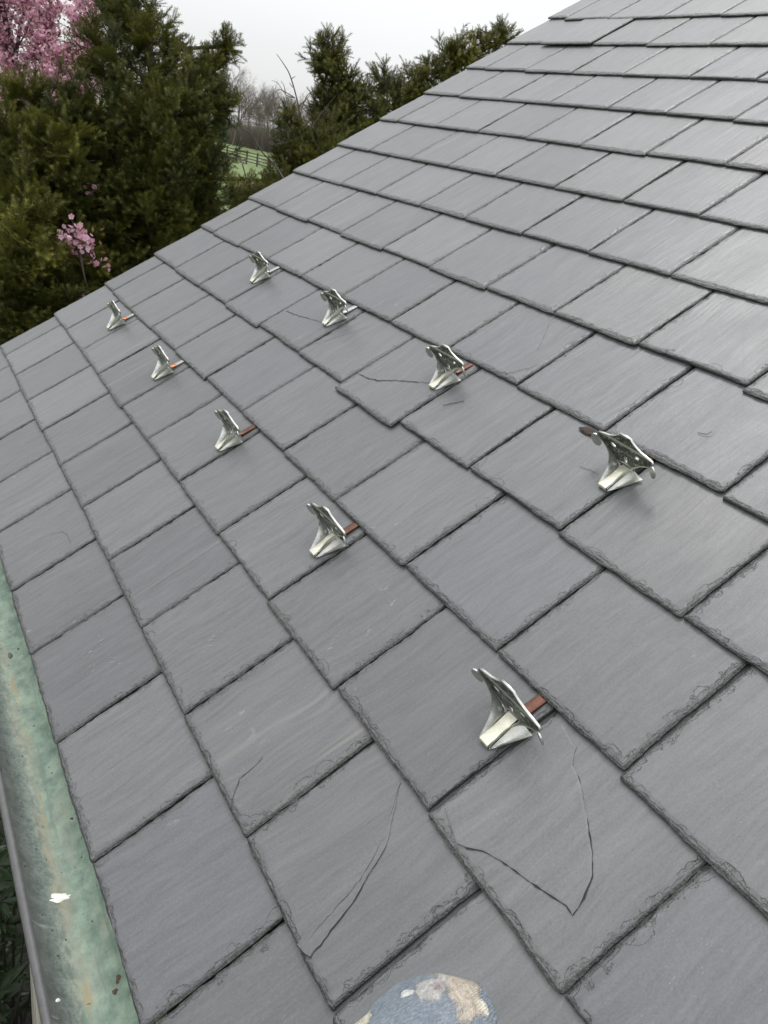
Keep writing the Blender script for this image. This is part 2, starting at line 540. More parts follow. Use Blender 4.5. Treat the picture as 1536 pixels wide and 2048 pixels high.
U1, V1 = 3.90, 3.62   # extent of the roof
DN = -(LIFT + ST)
def slab(u0, u1, v0, v1, n0, n1):
    v, f = box(u0, u1, v0, v1, n0, n1)
    return [rp(*p) for p in v], f
hpart('roof_deck', mesh('roof_deck', *slab(0.02, U1, 0.035, V1, DN - 0.02, DN - 0.001), M_DECK))
ridge = rp(0, V1)
# far slope of the roof and walls, carried down to the ground
b = MB()
y_r, z_r = ridge.y, ridge.z
z_eb = -0.05
b.add(([(0.02, y_r, z_r - .03), (U1, y_r, z_r - .03), (U1, 2 * y_r, z_eb - .03), (0.02, 2 * y_r, z_eb - .03),
        (0.02, y_r, z_r - .06), (U1, y_r, z_r - .06), (U1, 2 * y_r, z_eb - .06), (0.02, 2 * y_r, z_eb - .06)],
       [(0, 1, 2, 3), (7, 6, 5, 4), (0, 3, 7, 4), (1, 5, 6, 2), (2, 6, 7, 3), (0, 4, 5, 1)]))
hpart('rear_roof_slope', b.mesh('rear_roof_slope', simple('slate_rear', (0.20, 0.20, 0.21), 0.6)))
b = MB()
b.add(box(0.28, U1 - .1, 0.32, 2 * y_r - 0.3, GZ, 0.10))
hpart('wall', b.mesh('wall', M_WHITE))
b = MB()
yy0, yy1 = 0.32, 2 * y_r - 0.32
b.add(([(0.28, yy0, 0.10), (0.28, yy1, 0.10), (0.28, y_r, z_r - .12), (U1 - .1, yy0, 0.10), (U1 - .1, yy1, 0.10), (U1 - .1, y_r, z_r - .12)],
       [(0, 1, 2)[::-1], (3, 4, 5), (0, 2, 5, 3)[::-1], (1, 4, 5, 2)[::-1], (0, 3, 4, 1)]))
hpart('gable', b.mesh('gable', M_WHITE))
hpart('fascia', mesh('fascia', *box(0.03, U1, 0.052, 0.076, -0.19, -0.012), M_WHITE))
hpart('soffit', mesh('soffit', *box(0.03, U1, 0.078, 0.318, -0.19, -0.172), M_WHITE))
v, f = box(1.274, 1.394, 0.036, 0.16, GZ, -0.193)
hpart('porch_post', mesh('porch_post', v, f, M_POST))
# bargeboard under the rake
b = MB()
pts = [rp(0.03, 0.05, DN - .022), rp(0.03, V1, DN - .022), rp(0.03, V1, DN - .20), rp(0.03, 0.05, DN - .20)]
pts2 = [p + Vector((0.024, 0, 0)) for p in pts]
b.add((pts + pts2, [(0, 1, 2, 3), (7, 6, 5, 4), (0, 4, 5, 1), (1, 5, 6, 2), (2, 6, 7, 3), (3, 7, 4, 0)]))
hpart('bargeboard', b.mesh('bargeboard', M_WHITE))

# --- slates -------------------------------------------------------
JOINTS = {
    0: [1.0, 2.2, 3.4, 4.57, 5.69, 6.9, 8.0, 9.19, 10.40, 11.60, 12.78],
    1: [0.6, 1.64, 2.80, 3.95, 5.10, 6.26, 7.44, 8.62, 9.79, 11.01, 12.21],
    2: [1.05, 2.2, 3.33, 4.63, 5.77, 6.94, 8.11, 9.30, 10.48, 11.68, 12.87],
    3: [0.6, 1.75, 2.90, 4.03, 5.24, 6.44, 7.58, 8.73, 9.91, 11.09, 12.26],
    4: [1.25, 2.44, 3.60, 4.78, 5.98, 7.12, 8.30, 9.43, 10.60, 11.77],
    5: [0.68, 1.86, 3.02, 4.19, 5.40, 6.60, 7.74, 8.90, 10.05, 11.25],
    6: [1.29, 2.52, 3.65, 4.85, 6.01, 7.16, 8.30, 9.43, 10.60],
    7: [0.70, 1.91, 3.08, 4.30, 5.42, 6.59, 7.74, 8.89, 10.02],
    8: [1.24, 2.58, 3.66, 4.82, 6.06, 7.25, 8.36],
    9: [0.65, 1.91, 3.12, 4.31, 5.47, 6.65, 7.84],
    10: [1.22, 2.47, 3.67, 4.95, 6.05, 7.15],
    11: [0.66, 1.87, 3.09, 4.24, 5.53, 6.63],
    12: [1.15, 2.49, 3.76, 5.00, 6.05],
    13: [0.60, 1.80, 3.13, 4.33, 5.40],
    14: [1.2, 2.4, 3.6, 4.8], 15: [0.6, 1.8, 3.0, 4.2],
}
TWEAK = {(4, 6): (-0.085, 0.0), (3, 11): (-0.035, 0.0), (12, 1): (-0.035, 0.1), (10, 6): (-0.05, 0), (6, 9): (-0.05, 0), (5, 10): (-0.05, 0), (12, 2): (0.02, 0), (2, 11): (0.0, 0.2)}
TWEAK_N = {(12, 1): 0.006, (4, 6): 0.002}


def walk(n, amp, step, rnd):
    """bounded random walk used for broken edges"""
    o = []; x = 0.0
    for i in range(n):
        x += rnd.uniform(-step, step); x *= 0.86
        o.append(max(-amp, min(amp, x)))
    return o


def slate_mesh(w, rnd, spacing, course):
    hw = w / 2
    # outline points with outward normal, tail at y=0
    vis = EXP * 1.12
    P = []
    nb_ = max(6, int(w / spacing)); ns = max(6, int(vis / spacing))
    cc = rnd.uniform(0.002, 0.006)  # softened tail corners
    cl = rnd.uniform(0.002, 0.007)
    for i in range(ns):
        P.append((-hw, vis * (1 - i / ns), -1, 0))
    P.append((-hw, cl, -1, -.3)); P.append((-hw + cl * .4, cl * .3, -.7, -.7))
    for i in range(1, nb_):
        P.append((-hw + w * i / nb_, 0, 0, -1))
    P.append((hw - cc * .4, cc * .3, .7, -.7)); P.append((hw, cc, 1, -.3))
    for i in range(1, ns + 1):
        P.append((hw, vis * i / ns, 1, 0))
    P.append((hw, SL, .7, .7)); P.append((-hw, SL, -.7, .7))
    n = len(P)
    o1 = walk(n, 0.0016, 0.0009, rnd); o2 = walk(n, 0.0022, 0.0016, rnd)
    bow = rnd.uniform(-0.0012, 0.0012)
    bev = []
    tb = rnd.uniform(0.0035, 0.0055); sb = rnd.uniform(0.0025, 0.0045)
    big = 0.0
    for i, (x, y, nx, ny) in enumerate(P):
        if rnd.random() < 0.10: big = rnd.uniform(0.001, 0.0045)
        big *= 0.72
        bb = (tb if abs(ny) > .5 else sb) + big + rnd.uniform(-.0009, .0009)
        bev.append(max(.0015, bb))
    V = []; A = []
    def ring(inset, zf, dd, base_k=0.0):
        for i, (x, y, nx, ny) in enumerate(P):
            k = inset(i)
            if k > 0:
                along = y if abs(nx) > .9 else hw - abs(x)
                if abs(ny) > .2 and abs(nx) > .2: along = 0
                kc = base_k
                if along < kc + .006: k = kc
            yb = bow * (1 - (x / hw) ** 2) if ny < -.5 else 0
            if k > 0:
                px = max(-hw + k, min(hw - k, x)); py = max(k, min(SL - k, y))
            else:
                px = x - nx * k; py = y - ny * k
            V.append((px, py + yb, zf(i, x, y))); A.append(dd(i))
    warp_a = rnd.uniform(-1, 1) * 0.0007; warp_b = rnd.uniform(-1, 1) * 0.0009
    def surf0(x, y):
        return 0.0
    def surf(x, y):
        return 0.0006 * mnoise.noise(Vector((x * 11 + sd, y * 9, sd)))
    sd = rnd.uniform(0, 50)
    ring(lambda i: -o1[i] * .7 + .0008, lambda i, x, y: -ST, lambda i: -8.0)
    ring(lambda i: -o1[i], lambda i, x, y: -ST * (.48 + .1 * math.sin(i * 1.7)) + surf(x, y) * .5, lambda i: -4.0)
    ring(lambda i: bev[i] + o2[i] * .5, lambda i, x, y: surf(x, y) - .0005 - 0.10 * bev[i], lambda i: 0.0, .0045)
    ring(lambda i: bev[i] + .006 + o2[i], lambda i, x, y: surf(x, y), lambda i: 6.0, .0115)
    ring(lambda i: .032, lambda i, x, y: surf0(x, y), lambda i: 26.0, .032)
    F = []
    for r in range(4):
        a = r * n; c = (r + 1) * n
        for i in range(n):
            j = (i + 1) % n
            F.append((a + i, a + j, c + j, c + i))
    # centre: strips left to right between opposite side points
    top = 4 * n
    V.append((0, vis * .6, surf0(0, vis * .6))); A.append(60.0)
    cidx = len(V) - 1
    for i in range(n):
        F.append((top + i, top + (i + 1) % n, cidx))
    F.append(tuple(range(n))[::-1])
    me = bpy.data.meshes.new('slate')
    me.from_pydata(V, [], F)
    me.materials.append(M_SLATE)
    at = me.attributes.new('edge', 'FLOAT', 'POINT')
    at.data.foreach_set('value', A)
    at = me.attributes.new('seed', 'FLOAT', 'POINT')
    at.data.foreach_set('value', [rnd.random()] * len(V))
    bm = bmesh.new(); bm.from_mesh(me)
    bmesh.ops.remove_doubles(bm, verts=bm.verts[:], dist=2e-5)
    bmesh.ops.dissolve_degenerate(bm, edges=bm.edges[:], dist=1e-6)
    bm.to_mesh(me); bm.free()
    return me


TILT = math.atan2(LIFT, SL)
slates = {}
for c in range(16):
    js = [0.0] + JOINTS[c]
    while js[-1] < 17.2 and js[-1] * EXP < U1 - 0.1:
        js.append(js[-1] + 1.178)
    for i in range(len(js) - 1):
        rnd = random.Random(c * 100 + i)
        u0, u1 = js[i] * EXP, js[i + 1] * EXP
        gap = rnd.uniform(0.0022, 0.0042)
        if (c, i) in ((5, 9), (12, 1)): gap = 0.007
        w = u1 - u0 - gap
        sp = 0.0075 if (c < 6) else (0.011 if c < 10 else 0.017)
        me = slate_mesh(w, rnd, sp, c)
        tv, tr = TWEAK.get((c, i), (rnd.gauss(0, 0.010), rnd.gauss(0, 0.12)))
        um = (u0 + u1) / 2
        rake_lift = max(0, c - 9) * 0.065 * math.exp(-(um / EXP) / 1.6)
        v = (c + tv + rake_lift + (0.045 if c == 0 else 0)) * EXP
        o = bpy.data.objects.new('slate', me)
        link(o, house)
        lift = rnd.uniform(-0.0003, 0.0012) + TWEAK_N.get((c, i), 0)
        # local frame: z=0 is the top face, tail lifted, turned down towards its head
        rot = ROOF.to_4x4() @ Matrix.Rotation(-TILT, 4, 'X') @ Matrix.Rotation(R_(tr), 4, 'Z')
        mw = Matrix.Translation(rp(um - gap * 0.0, v, lift)) @ rot
        o.matrix_world = mw
        o.parent = house
        o.matrix_parent_inverse = house_inv
        slates[(c, i)] = (o, w, u0, u1, v)


def sub_on_slate(key, name, me, loc=(0, 0, 0)):
    o = obj(name, me, slates[key][0])
    o.location = loc
    return o


def slate_local(key, u, v):
    """roof (u, v) -> local x, y of a slate"""
    o, w, u0, u1, v0 = slates[key]
    return (u - (u0 + u1) / 2, v - v0)


def crack(key, pts, width=0.0012):
    """dark open crack: a thin wedge-sided strip standing a hair above the stone"""
    rnd = random.Random(len(pts) * 7 + key[0])
    P = []
    for i in range(len(pts) - 1):
        a = Vector(pts[i]).to_2d(); b_ = Vector(pts[i + 1]).to_2d()
        n = max(2, int((b_ - a).length / 0.006))
        for k in range(n):
            p = a.lerp(b_, k / n)
            P.append(p + Vector((rnd.uniform(-.0011, .0011), rnd.uniform(-.0011, .0011))))
    P.append(Vector(pts[-1]).to_2d())
    V = []; F = []
    for i, p in enumerate(P):
        d = (P[min(i + 1, len(P) - 1)] - P[max(0, i - 1)]); d.normalize()
        nrm = Vector((-d.y, d.x))
        t = i / (len(P) - 1)
        wv = width * (0.35 + 0.65 * math.sin(math.pi * min(1, max(0, t * .8 + .2)))) * rnd.uniform(.6, 1.2)
        x, y = slate_local(key, p.x, p.y)
        for s in (-1, 1):
            V.append((x + nrm.x * wv * s * .5, y + nrm.y * wv * s * .5, 0.0012))
        if i:
            F.append((2 * i - 2, 2 * i - 1, 2 * i + 1, 2 * i))
    return sub_on_slate(key, 'crack', mesh('crack', V, F, M_CRACK))


def flake(key, poly, h=0.0011):
    """a raised sheet of stone left where the rest has split away"""
    pts = [slate_local(key, *p) for p in poly]
    P = [Vector((p[0], p[1], 0)) for p in pts]
    Q = []
    rnd = random.Random(5)
    for i in range(len(P)):
        a = P[i]; b_ = P[(i + 1) % len(P)]
        n = max(2, int((b_ - a).length / 0.007))
        for k in range(n):
            q = a.lerp(b_, k / n); Q.append(q + Vector((rnd.uniform(-.0006, .0006), rnd.uniform(-.0006, .0006), 0)))
    n = len(Q); c = sum(Q, Vector()) / n
    V = [(q.x, q.y, -0.001) for q in Q] + [(q.x, q.y, h * .8 + .0006) for q in Q]
    V += [tuple((q + (c - q).normalized() * .003).to_2d()) + (h + .0006,) for q in Q]
    F = []
    for r in range(2):
        for i in range(n):
            j = (i + 1) % n; F.append((r * n + i, r * n + j, (r + 1) * n + j, (r + 1) * n + i))
    F.append(tuple(2 * n + i for i in range(n)))
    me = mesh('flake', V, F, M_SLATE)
    a = me.attributes.new('edge', 'FLOAT', 'POINT')
    a.data.foreach_set('value', [-3.0] * n + [60.0] * (2 * n))
    sv = slates[key][0].data.attributes['seed'].data[0].value
    a = me.attributes.new('seed', 'FLOAT', 'POINT')
    a.data.foreach_set('value', [sv] * (3 * n))
    return sub_on_slate(key, 'flake', me)


M_CRACK = simple('crack_shadow_stone', (0.02, 0.02, 0.02), 0.9)
M_CHALK = simple('chalk_white', (0.34, 0.34, 0.33), 0.9, 0.2, 200)

# ------------------------------------------------------------------ snow guards
def plate_mesh():
    half = [(0, 0.077), (0.013, 0.077), (0.0150, 0.0735), (0.024, 0.068), (0.038, 0.0625), (0.052, 0.0605), (0.0645, 0.0585), (0.0675, 0.054), (0.0655, 0.049),
            (0.054, 0.0435), (0.043, 0.037), (0.032, 0.029), (0.022, 0.019), (0.015, 0.010), (0.0125, 0.001)]
    pr = half + [(-x, z) for x, z in reversed(half) if x > 0]
    cu = bpy.data.curves.new('plate_outline', 'CURVE'); cu.dimensions = '2D'; cu.fill_mode = 'BOTH'
    cu.extrude = 0.0013; cu.bevel_depth = 0.0007; cu.bevel_resolution = 1
    def spl(pts):
        s = cu.splines.new('POLY'); s.points.add(len(pts) - 1)
        for p, q in zip(s.points, pts): p.co = (q[0], q[1], 0, 1)
        s.use_cyclic_u = True
    spl(pr)
    for cx, cz, rx, rz, tl in ((-0.029, 0.0475, 0.0066, 0.0040, -.35), (0.029, 0.0475, 0.0066, 0.0040, .35), (0.0, 0.029, 0.0038, 0.0075, 0)):
        pts = []
        for k in range(16):
            a = -2 * math.pi * k / 16
            x, z = rx * math.cos(a), rz * math.sin(a)
            pts.append((cx + x * math.cos(tl) - z * math.sin(tl), cz + x * math.sin(tl) + z * math.cos(tl)))
        spl(pts)
    o = bpy.data.objects.new('plate_outline', cu); COL.objects.link(o)
    dg = bpy.context.evaluated_depsgraph_get()
    me = bpy.data.meshes.new_from_object(o.evaluated_get(dg))
    bpy.data.objects.remove(o)
    bpy.data.curves.remove(cu)
    me.name = 'face_plate'
    # stand it up: x across, z up, leaning slightly up the slope, wings swept
    for v in me.vertices:
        x, z, t = v.co
        y = -t + 0.10 * max(0, z - .02) - 0.05 * abs(x)
        v.co = (x, y, z)
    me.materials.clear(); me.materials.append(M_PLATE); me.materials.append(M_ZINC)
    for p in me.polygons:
        p.material_index = 0 if abs(p.normal.y) > .93 else 1  # faces take the painted dark reflection, edges stay bright zinc
    me.flip_normals()
    return me


def ruled(A, B, n=12, m=5, bulge=0.0, bdir=Vector((0, 0, 1))):
    """sheet between two polylines"""
    PA = smooth_path(A, n); PB = smooth_path(B, n)
    V = []; F = []
    k = len(PA)
    for i in range(k):
        for j in range(m + 1):
            t = j / m
            V.append(PA[i].lerp(PB[i], t) + bdir * bulge * math.sin(math.pi * t))
    for i in range(k - 1):
        for j in range(m):
            F.append((i * (m + 1) + j, (i + 1) * (m + 1) + j, (i + 1) * (m + 1) + j + 1, i * (m + 1) + j + 1))
    return V, F


def thick(vf, th, mat, name):
    me = mesh(name, vf[0], vf[1], mat, True)
    bm = bmesh.new(); bm.from_mesh(me)
    bmesh.ops.recalc_face_normals(bm, faces=bm.faces)
    bmesh.ops.solidify(bm, geom=bm.faces[:], thickness=th)
    bm.to_mesh(me); bm.free()
    me.polygons.foreach_set('use_smooth', [True] * len(me.polygons))
    try:
        me.set_sharp_from_angle(angle=R_(40))
    except Exception:
        pass
    return me


def gusset_mesh(s):
    A = [(s * .0110, -.057, .0065), (s * .0135, -.042, .0150), (s * .0180, -.026, .0250), (s * .0290, -.0125, .0345), (s * .0450, -.0060, .0425), (s * .0625, -.0040, .0480)]
    B = [(s * .0100, -.055, .0040), (s * .0100, -.042, .0065), (s * .0100, -.026, .0085), (s * .0125, -.0080, .0130), (s * .0290, -.0035, .0280), (s * .0560, -.0035, .0440)]
    vf = ruled(A, B, 6, 5, -0.0028, Vector((s * .8, -.4, .3)))
    me = thick(vf, 0.0017, M_ZINC, 'gusset')
    return me


def ear_mesh(s):
    # rounded lobe at the end of the wing
    V = []; F = []
    n = 18
    c = Vector((s * .0690, -.0050, .0415))
    ax = Vector((s * .93, -.30, -.18)).normalized(); bx = Vector((s * .22, -.05, .97)).normalized()
    nr = ax.cross(bx).normalized()
    for side in (-1, 1):
        for k in range(n):
            a = 2 * math.pi * k / n
            V.append(c + ax * (.0095 * math.cos(a)) + bx * (.0135 * math.sin(a)) + nr * (.0011 * side))
    F.append(tuple(range(n))); F.append(tuple(range(n, 2 * n))[::-1])
    for k in range(n):
        F.append((k, (k + 1) % n, n + (k + 1) % n, n + k))
    me = mesh('ear', V, F, M_ZINC)
    bm = bmesh.new(); bm.from_mesh(me); bmesh.ops.recalc_face_normals(bm, faces=bm.faces); bm.to_mesh(me); bm.free()
    return me


def flange_mesh(s):
    A = [(s * .0115, -.0575, .0008), (s * .020, -.040, .0008), (s * .0285, -.020, .0010), (s * .0365, .000, .0014)]
    B = [(s * .0104, -.0560, .0020), (s * .0112, -.040, .0050), (s * .0115, -.020, .0085), (s * .0125, .000, .0140)]
    return thick(ruled(A, B, 5, 6, -0.0022, Vector((-s * .2, 0, 1))), 0.0016, M_ZINC, 'base_flange')


def tongue_mesh():
    prof = [(-.0560, .0006), (-.0590, .0020), (-.0598, .0050), (-.0580, .0078), (-.050, .0088), (-.034, .0102), (-.018, .0120), (-.002, .0140), (.004, .0140)]
    V = []; F = []
    w = [.0085, .0090, .0092, .0092, .0092, .0092, .0092, .0095, .0095]
    for (y, z), ww in zip(prof, w):
        for x in (-1, -.5, 0, .5, 1):
            V.append((x * ww, y, z - .0006 * x * x))
    for i in range(len(prof) - 1):
        for k in range(4):
            F.append((i * 5 + k, i * 5 + k + 1, (i + 1) * 5 + k + 1, (i + 1) * 5 + k))
    return thick((V, F), 0.0016, M_TONGUE, 'tongue')


M_TONGUE = simple('yellowed_galvanised', (0.62, 0.605, 0.50), 0.36, 0.16, 70, 0.75, 0.0006)


def strap_mesh(y0, y1, mat, name):
    # shallow channel with turned-down edges; bends from the plate to lie on the slate
    def zc(y):
        return .0045 - .0022 * max(0, (y - .02) / .033) + .0060 * max(0, min(1, (0.016 - y) / 0.014)) ** 1.2
    ys_ = [y0 + (y1 - y0) * k / 10 for k in range(11)]
    xs_ = [-.0088, -.0086, -.0074, 0, .0074, .0086, .0088]
    dz = [-.0040, -.0004, .0004, 0, .0004, -.0004, -.0040]
    V = []; F = []
    for y in ys_:
        for x, d in zip(xs_, dz): V.append((x, y, zc(y) + d))
    for i in range(10):
        for k in range(6):
            F.append((i * 7 + k, i * 7 + k + 1, (i + 1) * 7 + k + 1, (i + 1) * 7 + k))
    return thick((V, F), 0.0010, mat, name)


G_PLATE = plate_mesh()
G_GUS = [gusset_mesh(s) for s in (-1, 1)]
G_EAR = [ear_mesh(s) for s in (-1, 1)]
G_FL = [flange_mesh(s) for s in (-1, 1)]
G_TON = tongue_mesh()
G_STRAP = strap_mesh(-.004, .053, M_COPPER, 'copper_strap')
G_STRAP_SKY = strap_mesh(.018, .053, M_SKY_SHEEN, 'strap_sky_sheen')
G_BEND = strap_mesh(-.004, .021, M_BEND, 'copper_bend')


def snow_guard(u, v, label, sky_sheen=False, bend=True, yaw=0.0):
    n = -(v - math.floor(v / EXP) * EXP) * math.tan(TILT) + 0.0018
    t = empty('snow_guard', label, 'snow guard', rp(u, v, n), None, 'snow guards fixed to the slate roof')
    t.rotation_euler = (ROOF.to_4x4() @ Matrix.Rotation(-TILT, 4, 'X') @ Matrix.Rotation(yaw, 4, 'Z')).to_euler()
    t.scale = (.95, .95, .95)
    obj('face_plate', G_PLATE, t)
    for k in range(2):
        gs = obj('gusset', G_GUS[k], t); obj('ear', G_EAR[k], gs); obj('base_flange', G_FL[k], t)
    obj('tongue', G_TON, t)
    if sky_sheen:
        obj('strap', G_STRAP_SKY, t)
        b_ = obj('strap_bend', G_BEND, t)
        if bend: tag(b_, 'bare copper bend of the strap')
        else: b_.data = G_BEND_SKY
    else:
        tag(obj('strap', G_STRAP, t), 'brown copper strap running up under the slate')
    return t


G_BEND_SKY = strap_mesh(-.004, .021, M_SKY_SHEEN, 'bend_sky_sheen')
guards = [
    (2.500, .601, 'snow guard with copper strap nearest the camera, beside the slate with the curved flake', False, True, 0.00),
    (1.978, .601, 'snow guard with copper strap, second nearest of the lower row of five', False, True, 0.03),
    (1.475, .601, 'snow guard with short copper strap, middle one of the lower row of five', False, True, 0.02),
    (0.955, .601, 'snow guard with orange bend in its strap painted with sky sheen, second from the roof edge, lower row', True, True, 0.02),
    (0.432, .601, 'snow guard in the lower row closest to the roof edge and the dark yews', True, True, 0.03),
    (2.278, 1.031, 'largest upper row snow guard, below the bark chip, copper showing through its holes', False, True, -0.05),
    (1.765, 1.031, 'snow guard standing at the end of the open dark crack in a slate', False, True, -0.02),
    (1.250, 1.031, 'snow guard with strap painted with sky sheen beside the thin jagged crack, in the upper row', True, False, 0.0),
    (0.745, 1.031, 'snow guard with strap painted with sky sheen farthest up and back of the upper row', True, False, 0.0),
]
for a in guards: snow_guard(*a)

# ------------------------------------------------------------------ cracks, flakes and scuffs on particular slates
def key_at(u, v):
    c = int(math.floor(v / EXP + 0.001))
    for (cc, i), (o, w, u0, u1, vv) in slates.items():
        if cc == c and u0 <= u < u1: return (cc, i)

CRACKS = [([(1.5521, 0.9085), (1.5873, 0.9117), (1.6198, 0.9202), (1.6587, 0.9449), (1.7068, 0.9689), (1.7512, 0.9909)], 0.0026),
    ([(1.0503, 0.9536), (1.1003, 0.9589), (1.1602, 0.9697), (1.2352, 0.9835)], 0.0018),
    ([(1.3004, 0.8967), (1.3452, 0.9728), (1.3891, 1.0571)], 0.0008),
    ([(1.8756, 1.0904), (1.8945, 1.1221), (1.914, 1.1502)], 0.001),
    ([(2.2026, 0.9916), (2.2254, 0.9956), (2.245, 0.9975)], 0.0008),
    ([(2.5112, 0.3709), (2.5351, 0.3183), (2.5568, 0.2195)], 00.0011),
    ([(2.4608, 0.4299), (2.4952, 0.3868), (2.503, 0.3761)], 0.0005),
    ([(2.2845, 0.2904), (2.2916, 0.2693), (2.292, 0.2472), (2.3082, 0.2314), (2.3291, 0.2164)], 00.0011),
    ([(1.3726, 0.13), (1.3881, 0.154), (1.4041, 0.1608), (1.4571, 0.1627)], 0.0008),
    ([(1.8675, 1.1863), (1.806, 1.2755), (1.7954, 1.2995)], 0.0004)]
for pts, wd in CRACKS:
    mid = pts[len(pts) // 2]
    kk = key_at(*mid)
    if kk: crack(kk, pts, wd)
FLAKES = [([(2.5936, 0.4446), (2.6111, 0.4585), (2.6333, 0.468), (2.6748, 0.4794), (2.7189, 0.4929), (2.7295, 0.492), (2.7287, 0.5024), (2.7127, 0.5369), (2.6942, 0.5537), (2.6582, 0.5791), (2.6206, 0.6029), (2.5975, 0.6118), (2.5829, 0.6311), (2.546, 0.6389), (2.5359, 0.6129), (2.5353, 0.4533), (2.5827, 0.4385)], 0.0012),
    ([(2.4611, 0.4281), (2.4964, 0.3803), (2.5059, 0.3359), (2.5255, 0.2701), (2.5501, 0.2172), (2.5729, 0.2234), (2.553, 0.296), (2.5211, 0.3678)], 0.0006)]
crack(key_at(*FLAKES[0][0][8]), FLAKES[0][0][0:12], .0022)
crack(key_at(*FLAKES[1][0][3]), FLAKES[1][0][4:8], .0014)
for poly, h in FLAKES:
    cx = sum(p[0] for p in poly) / len(poly); cy = sum(p[1] for p in poly) / len(poly)
    flake(key_at(cx, cy), poly, h)
SCUFFS = [(1.6269, 0.1687, 0.075, 0.03, 1.45, 1),
    (1.8235, 0.1394, 0.05, 0.02, 1.9, 2),
    (1.8946, 0.1462, 0.05, 0.02, 1.0, 3),
    (2.0028, 0.3103, 0.05, 0.015, 1.5, 4),
    (1.936, 1.5714, 0.07, 0.015, 1.55, 5),
    (1.3521, 0.1396, 0.05, 0.03, 1.6, 6),
    (2.3263, 0.301, 0.04, 0.04, 0.4, 7),
    (1.7545, 0.2776, 0.1, 0.006, 1.5, 8),
    (2.0323, 0.3832, 0.1, 0.006, 1.5, 9),
    (2.2147, 0.3563, 0.09, 0.03, 1.5, 10),
    (2.0131, 0.5436, 0.06, 0.01, 1.5, 11)]
def scuff(u, v, ln, wd, ang, seed):
    kk = key_at(u, v)
    if not kk: return
    rnd = random.Random(seed)
    x0, y0 = slate_local(kk, u, v)
    b_ = MB()
    ca, sa = math.cos(ang), math.sin(ang)
    for k in range(9):
        px = rnd.gauss(0, .4) * ln; py = rnd.gauss(0, .45) * wd
        l2 = ln * rnd.uniform(.06, .28); w2 = min(.0010, wd * rnd.uniform(.02, .06)); a2 = rnd.gauss(0, .35)
        V = []; n = 7
        for j in range(n):
            a = 2 * math.pi * j / n; r = rnd.uniform(.6, 1.2)
            ex = l2 * r * math.cos(a) * .5; ey = w2 * r * math.sin(a) * .5
            qx = px + ex * math.cos(a2) - ey * math.sin(a2); qy = py + ex * math.sin(a2) + ey * math.cos(a2)
            V.append((x0 + qx * ca - qy * sa, y0 + qx * sa + qy * ca, .0011))
        b_.add((V, [tuple(range(n))]))
    sub_on_slate(kk, 'chalk_scuff', b_.mesh('chalk_scuff', M_CHALK))
for a in SCUFFS[1:5]: scuff(*a)

# ------------------------------------------------------------------ gutter
gut = empty('rain_gutter', 'half round copper rain gutter with green verdigris along the eave', 'gutter', (0, -0.022, -0.02))
NX = 90; NA = 28; RG = 0.0575
V = []; F = []
for i in range(NX + 1):
    x = -0.06 + (U1 + 0.02) * i / NX
    for side in (0, 1):
        r = RG - side * 0.0012
        for k in range(NA + 1):
            a = math.pi + math.pi * k / NA * 0.97
            dd = 0.0011 * mnoise.noise(Vector((x * 9, a * 3, 1.3)))
            V.append((x, (r + dd) * math.cos(a), (r + dd) * math.sin(a)))
row = 2 * (NA + 1)
for i in range(NX):
    for k in range(NA):
        a = i * row + k; b_ = (i + 1) * row + k
        F.append((a, b_, b_ + 1, a + 1))
        c_ = a + NA + 1; d_ = b_ + NA + 1
        F.append((c_, c_ + 1, d_ + 1, d_))
    F.append((i * row, i * row + NA + 1, (i + 1) * row + NA + 1, (i + 1) * row))
    F.append((i * row + NA, (i + 1) * row + NA, (i + 1) * row + 2 * NA + 1, i * row + 2 * NA + 1))
obj('trough', mesh('trough', V, F, M_GUTTER, True), gut)
bp = [(-0.06 + (U1 + .02) * k / 60, -0.0592, 0.002 + 0.0006 * math.sin(k * 2.1)) for k in range(61)]
obj('rolled_bead', mesh('rolled_bead', *tube(bp, [0.0064 + 0.0002 * math.sin(k * 1.3) for k in range(61)], 12), M_BEAD, True), gut)
for x in (1.985, 0.55):
    bp = [(x - .012, -.0592, .002), (x + .012, -.0592, .002)]
    obj('bead_collar', mesh('bead_collar', *tube(bp, [0.0074, 0.0070], 12), M_BEAD, True), gut)


def blob(cx, cy, rx, ry, h, seed, ang=0.0, n=22, rough=0.25):
    rnd = random.Random(seed)
    ph = [rnd.uniform(0, 6.28) for _ in range(4)]
    V = [(0, 0, h)]; F = []
    for r_, zz in ((.55, .85), (.85, .5), (1.0, 0.0)):
        for k in range(n):
            a = 2 * math.pi * k / n
            w = 1 + rough * (math.sin(2 * a + ph[0]) * .5 + math.sin(3 * a + ph[1]) * .35 + math.sin(7 * a + ph[2]) * .25)
            x, y = rx * r_ * w * math.cos(a), ry * r_ * w * math.sin(a)
            V.append((x * math.cos(ang) - y * math.sin(ang), x * math.sin(ang) + y * math.cos(ang), h * zz - 0.0004))
    for k in range(n): F.append((0, 1 + k, 1 + (k + 1) % n))
    for r_ in range(2):
        for k in range(n):
            a = 1 + r_ * n + k; b2 = 1 + r_ * n + (k + 1) % n
            F.append((a, a + n, b2 + n, b2))
    return V, F


